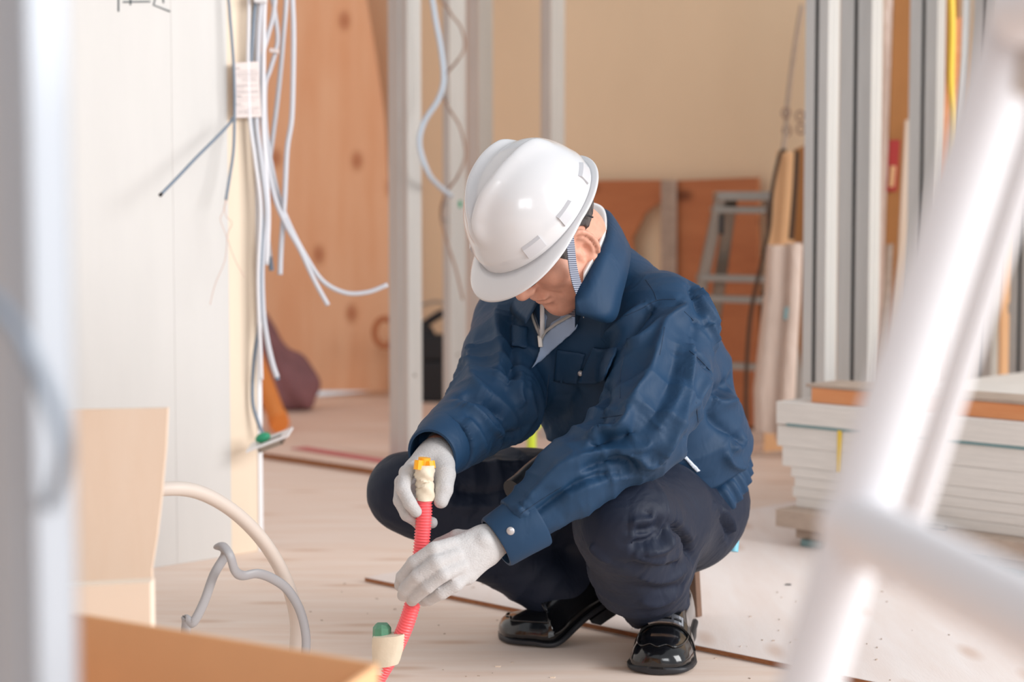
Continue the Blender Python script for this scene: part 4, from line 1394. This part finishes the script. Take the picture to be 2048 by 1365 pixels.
TF = [
    (c4((1120, 205), (1250, 200), (1375, 158)), .010, -.011), (c4((1100, 160), (1220, 150), (1330, 130)), .012, .008),
    (c4((1090, 300), (1250, 275), (1375, 175)), .010, -.010), (c4((1110, 250), (1240, 240), (1350, 190)), .010, .008),
    (c4((1300, 290), (1360, 230), (1385, 160)), .008, -.012), (c4((1200, 340), (1330, 320), (1420, 240)), .012, .010),
    (c4((1390, 160), (1470, 215), (1505, 300), (1545, 400)), .010, -.016), (c4((1420, 170), (1500, 240), (1530, 320)), .016, .008),
    (c4((1110, 360), (1300, 400), (1450, 370)), .012, .007), (c4((1080, 420), (1250, 450), (1480, 430)), .012, -.007),
    (c4((1150, 500), (1350, 530), (1520, 450)), .012, .006), (c4((1150, 570), (1330, 600), (1520, 560)), .012, -.005),
    (c4((1170, 660), (1300, 690), (1500, 620)), .012, .005), (c4((860, 280), (900, 350), (1000, 420)), .010, .006),
    (c4((1250, 60), (1260, 120), (1370, 150)), .008, -.007), (c4((1680, 60), (1740, 160), (1780, 260)), .010, -.010), (c4((1720, 40), (1790, 140), (1810, 220)), .008, .007), (c4((1660, 0), (1700, 120), (1760, 300)), .010, .008),
    ([(880, 920), (960, 930), (1060, 925)], .012, .006), ([(900, 980), (980, 985), (1050, 960)], .012, -.007), ([(880, 1010), (960, 1015), (1030, 1005)], .012, .006),
]
for pts, w, a in TF: v = fold(v, n0, tb_, pts, w * .9, a * 1.4)
v = relax(v, f, .12)
nz = (np.sin(v[:, 0] * 61 + 9 * np.sin(v[:, 2] * 27)) * np.sin(v[:, 2] * 57 + 7 * np.sin(v[:, 1] * 33)))
v = v + vnormals(v, f) * (.0005 * nz)[:, None]
v[:, 2] = np.maximum(v[:, 2], .004)
tn_ = vnormals(v, f)
v = wrinkle(v, tn_, knL, anL, .085, .045, .008, 1.0, .17, .12, 1.0)
v = wrinkle(v, tn_, knL, anL, .075, .030, .006, -1.0, .33, .07, 2.0)
v = wrinkle(v, tn_, hipL, knL, .10, .060, .006, 1.0, .30, .08, 3.3)
v = wrinkle(v, tn_, hipR, knR, .10, .055, .006, -1.0, .28, .14, .2)
v = wrinkle(v, tn_, knR, anR, .075, .045, .006, 1.0, .2, .12, 1.9)
v[:, 2] = np.maximum(v[:, 2], .004)
trousers = mesh_obj('trousers', v, f, m_trouser, person, smooth=True)
tb_ = bvh_of(v, f)
#seam(c4((1250, 40), (1255, 120), (1260, 220), (1340, 320), (1390, 420), (1410, 540)), 'seam', m_trouser, trousers, .001, bv=tb_)
#patch('hem', [(1252, 1222), (1300, 1226), (1350, 1204), (1393, 1160), (1400, 1180), (1356, 1228), (1300, 1252), (1254, 1246)], tb_, m_trouser, trousers, .0005, .002, step=6)
#patch('hem', [(1040, 1150), (1075, 1120), (1130, 1180), (1100, 1200)], tb_, m_trouser, trousers, .0005, .002, step=6)

# ------------------------------------------------------------------ shoes
def shoe(toe, ball, heel, label):
    """toe, ball, heel: points of the sole's underside; loafer with strap and buckle"""
    toe, ball, heel = map(np.asarray, (toe, ball, heel))
    L1, L2 = np.linalg.norm(toe - ball), np.linalg.norm(ball - heel)
    ctrl = catmull(np.array([heel, heel * .5 + ball * .5 + EZ * .004, ball, ball * .5 + toe * .5 - EZ * (0.5 * (ball[2] + toe[2]) - min(ball[2], toe[2])), toe]), 12)
    seg = np.r_[0, np.cumsum(np.linalg.norm(np.diff(ctrl, axis=0), axis=1))]; seg /= seg[-1]
    S = np.linspace(0, 1, 40)
    P = np.stack([np.interp(S, seg, ctrl[:, i]) for i in range(3)], -1)
    T = np.gradient(P, axis=0); T /= np.linalg.norm(T, axis=1)[:, None]
    horiz = nrm(V(toe[0] - heel[0], toe[1] - heel[1], 0)); side = np.cross(EZ, horiz)
    hw = np.interp(S, [0, .03, .1, .25, .42, .58, .72, .85, .94, .985, 1], [.006, .021, .031, .033, .035, .045, .053, .052, .045, .032, .012])
    hg = np.interp(S, [0, .03, .12, .28, .42, .55, .68, .8, .9, .97, 1], [.045, .064, .072, .074, .074, .066, .053, .045, .039, .030, .016])
    up, so = [], []
    for i in range(len(S)):
        U = np.cross(T[i], side); U = U if U[2] > 0 else -U
        ring, rs = [], []
        for a in np.linspace(0, 2 * math.pi, 28, endpoint=False):
            ca, sa = math.cos(a), math.sin(a)
            x = hw[i] * math.copysign(abs(ca) ** .75, ca)
            y = hg[i] * (abs(sa) ** .8) if sa > 0 else -.001
            y += .010
            ring.append(P[i] + side * x * (1 if sa <= 0 else 1 - .10 * sa) + U * y)
            rs.append(P[i] + side * (hw[i] + .0045) * math.copysign(abs(ca) ** .55, ca) + U * (.0065 + .0065 * math.copysign(abs(sa) ** .5, sa)))
        up.append(ring); so.append(rs)
    root = MB().loft(up).build('shoe', m_shoe, person, smooth=True)
    root['label'] = label
    MB().loft(so).build('sole', m_sole, root, smooth='auto')
    # heel block
    hb = []
    for i in range(0, 12):
        U = np.cross(T[i], side); U = U if U[2] > 0 else -U
        w = hw[i] + .002
        hb.append([P[i] + side * w - U * .001, P[i] - side * w - U * .001, P[i] - side * w * .96 - U * .020 * min(1, (12 - i) / 3), P[i] + side * w * .96 - U * .020 * min(1, (12 - i) / 3)])
    MB().loft(hb).build('heel', m_sole, root)
    # apron seam and strap
    def surf(s, a, g=.0012):
        i = int(np.clip(round(s * 39), 0, 39))
        U = np.cross(T[i], side); U = U if U[2] > 0 else -U
        ca, sa = math.cos(a), math.sin(a)
        return P[i] + side * (hw[i] + g) * math.copysign(abs(ca) ** .75, ca) * (1 - .10 * sa) + U * (.010 + (hg[i] + g) * abs(sa) ** .8)
    ap = [surf(s, a) for s, a in ((.60, .62), (.66, .66), (.74, .72), (.85, .8), (.915, 1.0), (.935, 1.35), (.94, math.pi / 2), (.935, math.pi - 1.35), (.915, math.pi - 1.0), (.85, math.pi - .8), (.74, math.pi - .72), (.66, math.pi - .66), (.60, math.pi - .62))]
    MB().tube(ap, .0019, n=6, step=4).build('apron_seam', m_shoe, root, smooth=True)
    rings = []
    for a in np.linspace(.12, math.pi - .12, 22):
        rings.append([surf(.60, a, .0012), surf(.60, a, .0042), surf(.655, a, .0042), surf(.655, a, .0012)])
    MB().loft(rings).build('strap', m_shoe, root, smooth='auto')
    b = MB()
    for s0, s1 in ((.595, .611), (.644, .66)):
        r_ = [[surf(s0, a, .004), surf(s0, a, .0065), surf(s1, a, .0065), surf(s1, a, .004)] for a in np.linspace(1.0, 2.0, 7)]
        b.loft(r_)
    for a0 in (1.0, 1.35, 1.62, 1.95):
        b.loft([[surf(.595, a0, .004), surf(.595, a0, .0068), surf(.595, a0 + .07, .0068), surf(.595, a0 + .07, .004)], [surf(.66, a0, .004), surf(.66, a0, .0068), surf(.66, a0 + .07, .0068), surf(.66, a0 + .07, .004)]])
    b.build('buckle', m_buckle, root)
    return root
gt = ground(1312, 1350, .002); gh = V((1366 - 1024) / FPX * 3.53, 3.53, .034)
shoe(gt, gt * .68 + V(gh[0], gh[1], .004) * .32, gh, 'black leather loafer planted with its toe forward')
tr_ = ground(998, 1283, .002); br_ = ground(1112, 1283, .002); hr_ = at(1236, 1192, 3.545)
tr_[1] += .02
shoe(tr_, br_, hr_, 'black leather loafer with its heel lifted')

# ------------------------------------------------------------------ gloves
def glove(fingers, palm, wrist, label):
    g = SDF()
    for pts, rs in palm: g.chain([at(*p) for p in pts], rs, .014)
    for pts, rs in fingers: g.chain([at(*p) for p in pts], rs, .0028)
    g.cone(*[at(*p) for p in wrist[:2]], *wrist[2], .015)
    v, f = g.mesh(.0026, smooth=1)
    n = vnormals(v, f)
    o = mesh_obj('glove', v, f, m_glove, person, smooth=True)
    o['label'] = label
    return o
R4 = [.0116, .0106, .0101, .0092]
glove(
    [([(905, 1092, 2.985), (868, 1100, 2.965), (828, 1126, 2.968), (805, 1155, 2.985), (800, 1172, 3.0)], [.0135] + R4),
     ([(910, 1112, 2.975), (872, 1126, 2.952), (835, 1153, 2.955), (810, 1180, 2.975), (806, 1192, 2.99)], [.0135] + R4),
     ([(920, 1132, 2.975), (885, 1150, 2.952), (855, 1174, 2.955), (830, 1194, 2.975), (824, 1202, 2.99)], [.013] + R4),
     ([(935, 1148, 2.985), (910, 1170, 2.968), (882, 1186, 2.968), (858, 1198, 2.985), (848, 1202, 3.0)], [.012, .0115, .011, .0105, .0095]),
     ([(965, 1085, 3.0), (915, 1078, 3.035), (880, 1092, 3.055), (850, 1112, 3.06)], [.017, .0145, .0125, .011])],
    [([(968, 1082, 3.02), (905, 1098, 2.99)], [.022, .017]), ([(965, 1092, 3.015), (905, 1120, 2.985)], [.026, .019]), ([(962, 1100, 3.015), (920, 1140, 2.985)], [.026, .017]), ([(960, 1108, 3.015), (935, 1153, 2.99)], [.022, .014])],
    [(1045, 1054, 3.045), (975, 1090, 3.022), (.022, .025)], 'white knitted glove of the hand wrapped over the hose')
glove(
    [([(838, 934, 3.075), (813, 946, 3.045), (806, 980, 3.015), (820, 1008, 3.005), (832, 1024, 3.01)], [.0145] + R4),
     ([(832, 945, 3.085), (804, 965, 3.065), (800, 1002, 3.04), (814, 1030, 3.03), (831, 1042, 3.035)], [.0145] + R4),
     ([(838, 955, 3.095), (812, 985, 3.085), (812, 1025, 3.07), (838, 1046, 3.06), (864, 1046, 3.055)], [.014] + R4),
     ([(845, 960, 3.10), (828, 1000, 3.10), (836, 1034, 3.09), (858, 1044, 3.08)], [.013, .0115, .0105, .0095]),
     ([(884, 925, 3.09), (890, 950, 3.06), (888, 980, 3.035), (882, 1003, 3.025)], [.020, .0165, .0140, .0115])],
    [([(872, 918, 3.11), (838, 940, 3.085)], [.027, .020]), ([(876, 922, 3.11), (845, 962, 3.095)], [.027, .019]), ([(868, 920, 3.105), (826, 945, 3.08)], [.024, .016]), ([(880, 925, 3.10), (876, 965, 3.085)], [.024, .017])],
    [(912, 868, 3.19), (868, 925, 3.105), (.037, .029)], 'white knitted glove gripping the taped top of the hose')

# ------------------------------------------------------------------ hose held by both hands
m_hose = mat('red_corrugated_hose', (250, 104, 110), .38)
m_tape = mat('beige_tape', (222, 210, 188), .5, bump=.4, bscale=60, dist=.003)
m_cap = mat('orange_yellow_cap', (252, 178, 40), .4)
m_gcap = mat('green_tape_cap', (96, 156, 126), .4, var=.2, vscale=30)
hose = empty('corrugated_hose', ground(745, 1410), 'red corrugated hose with beige tape and a yellow cap, held in the gloves', 'hose')
hpth = [at(*p) for p in ((849, 985, 3.025), (848, 1030, 3.025), (844, 1080, 3.025), (838, 1140, 3.022), (826, 1205, 3.02), (806, 1265, 3.025), (778, 1320, 3.04), (748, 1372, 3.05))]
hpth.append(V(hpth[-1][0] - .015, hpth[-1][1], -.004))
C = catmull(np.array(hpth), 10)
L = np.r_[0, np.cumsum(np.linalg.norm(np.diff(C, axis=0), axis=1))]
pitch = .0046
S = np.arange(0, L[-1], pitch / 6)
C = np.stack([np.interp(S, L, C[:, i]) for i in range(3)], -1)
rr = .0118 + .0010 * np.tanh(2.2 * np.sin(2 * np.pi * S / pitch))
b = MB(); b.tube(C, rr, n=18, smoothp=False); b.build('ribbed_tube', m_hose, hose, smooth=True)
def at_len(px_y):
    return None
# tape at the top
def lump(pts, rs, name, m, amp=.0012, n=20):
    P = catmull(np.array([at(*p) for p in pts]), 6)
    R = np.interp(np.linspace(0, 1, len(P)), np.linspace(0, 1, len(rs)), rs)
    t = np.gradient(P, axis=0); rings = []
    for i in range(len(P)):
        tt = nrm(t[i]); u = nrm(V(1, 0, 0) - tt * tt[0]); w = np.cross(tt, u)
        rings.append([P[i] + (R[i] + amp * math.sin(3 * a + i * .9) + amp * .6 * math.sin(7 * a - i * 1.7)) * (math.cos(a) * u + math.sin(a) * w) for a in np.linspace(0, 2 * math.pi, n, endpoint=False)])
    return MB().loft(rings).build(name, m, hose, smooth='auto')
lump([(849, 932, 3.03), (849, 955, 3.028), (848, 968, 3.026), (851, 975, 3.025), (850, 1001, 3.025)], [.0145, .0152, .0125, .0118, .0140, .0142], 'tape', m_tape)
cp = MB()
cp.tube([at(847, 942, 3.035), at(849, 916, 3.035)], .0095, n=10, smoothp=False)
cp.tube([at(836, 940, 3.02), at(838, 921, 3.022)], .007, n=8, smoothp=False)
cp.tube([at(861, 938, 3.03), at(859, 923, 3.032)], .008, n=8, smoothp=False)
cp.build('yellow_cap', m_cap, hose, smooth='auto')
# lower joint: taped side stub with green end
st = MB(); st.tube([at(762, 1272, 3.035), at(760, 1345, 3.045)], .0125, n=16, smoothp=False)
st.build('side_stub', m_pf, hose, smooth='auto')
P0, P1 = at(779, 1270, 3.02), at(772, 1330, 3.035)
rings = []
for t in np.linspace(0, 1, 9):
    c = P0 * (1 - t) + P1 * t; w = np.interp(t, [0, .08, .5, .9, 1], [.0250, .0262, .0240, .0215, .0200])
    rings.append([c + V(w * math.copysign(abs(math.cos(a)) ** .8, math.cos(a)) + .0006 * math.sin(5 * a + 4 * t), (.0195 + .0006 * math.sin(4 * a + 9 * t)) * math.sin(a), .003 * math.cos(a) * 1.0) for a in np.linspace(0, 2 * math.pi, 28, endpoint=False)])
MB().loft(rings).build('tape_wrap', m_tape, hose, smooth='auto')
g0, g1 = at(764, 1276, 3.03), at(764, 1249, 3.03)
rings = []
for t, r in ((0, .0145), (.75, .0140), (1, .010)):
    c = g0 * (1 - t) + g1 * t
    rings.append([c + V(r * math.cos(a), r * math.sin(a), .0015 * math.sin(3 * a)) for a in np.linspace(0, 2 * math.pi, 8, endpoint=False)])
MB().loft(rings).build('green_end_cap', m_gcap, hose)

# ------------------------------------------------------------------ things hung on the worker
# black roll / pouch on the lap between the arms
p0, p1 = at(1030, 985, 3.33), at(1145, 898, 3.42)
b = MB(); b.tube([p0, p0 * .6 + p1 * .4 + V(0, 0, .004), p1], [.022, .0245, .024], n=18, step=6)
rl = b.build('tool_holster', m_pouch, person, smooth='auto')
b = MB(); b.tube([p0 - nrm(p1 - p0) * .002, p0 + nrm(p1 - p0) * .018], .0245, n=18, smoothp=False); b.build('rim', m_dark, rl, smooth='auto')
b = MB(); q = p0 * .45 + p1 * .55; b.tube([q, q + nrm(p1 - p0) * .02], .0262, n=18, smoothp=False); b.build('band', m_dark, rl, smooth='auto')
# small screwdriver at the back of the belt
q0, q1 = at(1474, 1022, 3.56), at(1467, 1104, 3.54)
b = MB(); b.tube([q0, q0 * .35 + q1 * .65], .0045, n=10, smoothp=False); b.tube([q0 * .3 + q1 * .7, q1], .0085, n=12, smoothp=False, mi=1)
b.build('belt_tool', [m_alu, m_bluetape], person, smooth='auto')
# strip of board standing behind the planted shoe
b = MB(); z0 = .0105
s0 = V((1400 - 1024) / FPX * 3.66, 3.66, z0)
b.box(s0, V(.010, .012, 0), V(-.03, .03, 0), EZ * .125 + V(-.008, 0, 0), bev=.001)
m_offc = mat('weathered_offcut', (122, 92, 74), .7, var=.3, vscale=20)
tag(b.build('board_offcut', m_offc), 'narrow brown offcut standing upright behind the planted shoe', 'offcut')
# ------------------------------------------------------------------ conduit arch and flat cable on the floor
def path(pts): return [at(*p) for p in pts]
P = path([(118, 1190, 2.83), (150, 1105, 2.84), (205, 1032, 2.85), (270, 992, 2.86), (335, 978, 2.88), (400, 986, 2.92), (470, 1026, 2.97), (530, 1088, 3.02), (572, 1162, 3.06), (592, 1235, 3.08), (592, 1300, 3.08), (583, 1360, 3.08)])
P.append(V(P[-1][0] - .01, P[-1][1], .0)); P.insert(0, V(P[0][0] - .015, P[0][1], .0))
b = MB(); b.tube(P, .0108, n=16)
tag(b.build('white_conduit', m_pf, smooth=True), 'thick off-white conduit arching over the floor beside the cardboard box', 'conduit')
m_vvf = mat('grey_flat_cable', (158, 156, 158), .45)
P = path([(372, 1262, 2.93), (372, 1240, 2.93), (386, 1246, 2.93), (408, 1205, 2.94), (428, 1150, 2.95), (450, 1112, 2.96), (448, 1098, 2.95), (436, 1093, 2.94), (446, 1092, 2.93), (460, 1112, 2.92), (470, 1142, 2.93), (486, 1152, 2.95), (515, 1148, 2.97), (545, 1158, 3.0), (575, 1180, 3.02), (600, 1222, 3.03), (612, 1275, 3.03), (610, 1330, 3.03)])
P.append(V(P[-1][0], P[-1][1], .003))
P.insert(0, V(P[0][0] - .02, P[0][1], .003))
b = MB(); b.tube(P, .0075, n=12, flat=.55)
tag(b.build('flat_cable', m_vvf, smooth=True), 'bent grey flat cable crossing in front of the off-white conduit', 'cable')

# ------------------------------------------------------------------ open cardboard box, its far side seen from inside
YL = 2.0
A = at(150, 1228, YL); B = at(748, 1330, YL * (1228 - 392) / (1330 - 392)); B[2] = A[2]
root = empty('cardboard_box', V((A[0] + B[0]) / 2, (A[1] + B[1]) / 2 - .15, 0), 'open brown cardboard box standing below the pale plywood offcut', 'box')
ux = nrm(B - A); un = np.cross(ux, EZ)           # towards the camera
H, Wd, Dp, th = A[2], np.linalg.norm(B - A) + .06, .3, .005
A = A - ux * .06; A0 = V(A[0], A[1], 0)
MB().box(A0, ux * Wd, -un * th, EZ * H, bev=.001).build('side_panel', m_card, root)
MB().box(A0 + un * Dp, ux * Wd, un * th, EZ * (H * .8), bev=.001).build('side_panel', m_card, root)
b = MB(); b.prism([A0, A0 + un * Dp, A0 + un * Dp + EZ * H * .8, A0 + EZ * H], -ux * th); b.build('side_panel', m_card, root)
q = A0 + ux * Wd
b = MB(); b.prism([q, q + un * Dp, q + un * Dp + EZ * H * .8, q + EZ * H], ux * th); b.build('side_panel', m_card, root)
MB().box(A0, ux * Wd, un * Dp, EZ * .005).build('bottom_panel', m_card, root)

# pale plywood offcuts behind the box
Yb = 2.40
p = [at(60, 822, Yb), at(335, 817, Yb), at(331, 900, Yb), at(322, 1000, Yb), at(314, 1070, Yb), at(303, 1140, Yb)]
p += [V((296 - 1024) / FPX * Yb, Yb, 0), V((40 - 1024) / FPX * Yb, Yb, 0)]
tag(MB().prism(p, V(0, .012, 0)).build('plywood_offcut', m_paleply), 'pale plywood offcut standing upright behind the cardboard box', 'plywood offcut')
p = [at(60, 1178, 2.28), at(300, 1166, 2.28)]
p += [V(p[1][0], 2.28, 0), V(p[0][0], 2.28, 0)]
m_creamply = mat('cream_offcut', (240, 224, 206), .7, var=.05, vscale=3)
tag(MB().prism(p, V(0, .03, 0)).build('timber_offcut', m_creamply), 'low cream timber offcut between cardboard box and upright plywood offcut', 'timber offcut')

# ------------------------------------------------------------------ foreground stud at the left
m_studf = mat('bright_galvanised_steel', (182, 188, 196), .5, metal=.3, var=.05, vscale=3, stretch=(4, 4, .4))
Nf = col_at(62, 1.08)
root = empty('steel_stud', (Nf[0], Nf[1], 0), 'pale steel stud standing in front, with a cable clipped along it', 'stud')
o = V(Nf[0], Nf[1], 0); Zf = EZ * 2.6
b = MB(); b.box(o - E2 * .002, E2 * .002, E1 * .026, Zf); b.box(o - E2 * .09, E2 * .09, E1 * .002, Zf); b.box(o - E2 * .09, E2 * .002, E1 * .026, Zf)
b.box(o - E2 * .012 + E1 * .024, E2 * .012, E1 * .002, Zf)
b.build('profile', m_studf, root)
for a_ in (.014, .05): MB().box(o - E2 * a_, -E2 * .008, -E1 * .002, Zf).build('rib', m_studf, root)
b = MB(); b.tube(path([(-160, 470, 1.0), (-60, 560, 1.0), (20, 640, .995), (70, 730, .995), (112, 830, .995), (128, 900, 1.0), (118, 960, 1.03), (100, 1010, 1.08)]), .004, n=10)
tag(b.build('foreground_cable', m_cabled, smooth=True), 'grey cable drooping across the pale foreground stud', 'cable')

# ------------------------------------------------------------------ foreground aluminium ladder at the right
root = empty('foreground_ladder', V(.2, 1.25, 0), 'bright aluminium stepladder in front of the plasterboard stack', 'stepladder')
def rail(pts, r, name, n=16, flat=1.0, m=m_aluw):
    b = MB(); b.tube(pts, r, n=n, smoothp=False, flat=flat, side=V(1, 0, 0)); return b.build(name, m, root, smooth='auto')
jx, jy, jY = 1712, 1052, 1.20
J = at(jx, jy, jY)
top = at(2062, -30, 1.24)
d = nrm(top - J)
bot = at(1622, 1365, 1.19); dd = nrm(bot - J)
foot_p = J + dd * (J[2] / -dd[2])
rail([J - d * .0, top + d * .35], .0205, 'front_rail')
rail([J, foot_p], .0195, 'front_rail')
J2 = at(1838, 1000, 1.36); t2 = at(2105, 150, 1.30)
d2 = nrm(t2 - J2)
f2 = J2 - d2 * (J2[2] / d2[2])
rail([f2 + d2 * .55, t2 + d2 * .3], .0095, 'rear_rail', flat=1.6)
m_alush = mat('warm_grey_and_shaded_aluminium', (176, 166, 158), .4, metal=.4)  # warm grey of the hinge; also carries the shade of the rail web
rail([J + V(.03, .05, .06), top + V(.03, .05, .02) + d * .3], .012, 'inner_channel', m=m_alush)  # shaded web of the rail, its shade put into the colour
R2 = V((2048 - 1024) / FPX * .97, .97, J[2] - .004); rd = nrm(R2 - J)
rail([J, J + rd * .44], .0205, 'rung')
MB().sphere(J, V(.023, .022, .023)).build('joint_cap', m_aluw, root, smooth=True)
U = at(2062, 20, 1.2); rail([U + V(-.006, -.0, .0), U + rd * .44], .018, 'rung')
MB().sphere(U + V(-.004, 0, 0), V(.02, .02, .022)).build('joint_cap', m_aluw, root, smooth=True)
h = at(2052, 128, 1.22); MB().box(h - V(.012, .01, .02), V(.04, 0, 0), V(0, .02, 0), V(.01, 0, .045), bev=.006).build('hinge', m_alush, root)

# ------------------------------------------------------------------ crumbs on the floor
b = MB()
for k in range(70):
    px, py = random.uniform(620, 1900), random.uniform(1140, 1362)
    g = ground(px, py, .0)
    z = .0105 if ((g - K) @ E1 > 0 and (g - K) @ E2 > 0) else .0
    g = ground(px, py, z)
    a = random.uniform(0, 6.28); l = random.uniform(.002, .006)
    u = V(math.cos(a), math.sin(a), 0); w = V(-u[1], u[0], 0)
    b.box(g - u * l / 2 - EZ * .0003, u * l, w * l * .35, EZ * .0015)
tag(b.build('sawdust', m_pallet), 'fine sawdust and splinters scattered on the plywood floor', 'sawdust', kind='stuff')
for px, py, l in ((1330, 1000, .0), (1570, 1171, .012), (1590, 1282, .01), (1100, 1357, .008), (990, 1335, .009)):
    if l == 0: continue
    z = .0105
    g = ground(px, py, z); z = z if ((g - K) @ E1 > 0 and (g - K) @ E2 > 0) else 0.0
    g = ground(px, py, z)
    tag(MB().box(g, V(l, -.001, 0), V(.001, .004, 0), EZ * .002, bev=.0004).build('wood_chip', m_dark if px == 1570 else m_paleply), 'tiny chip of wood lying on the plywood floor', 'wood chip', 'wood chips on the floor')
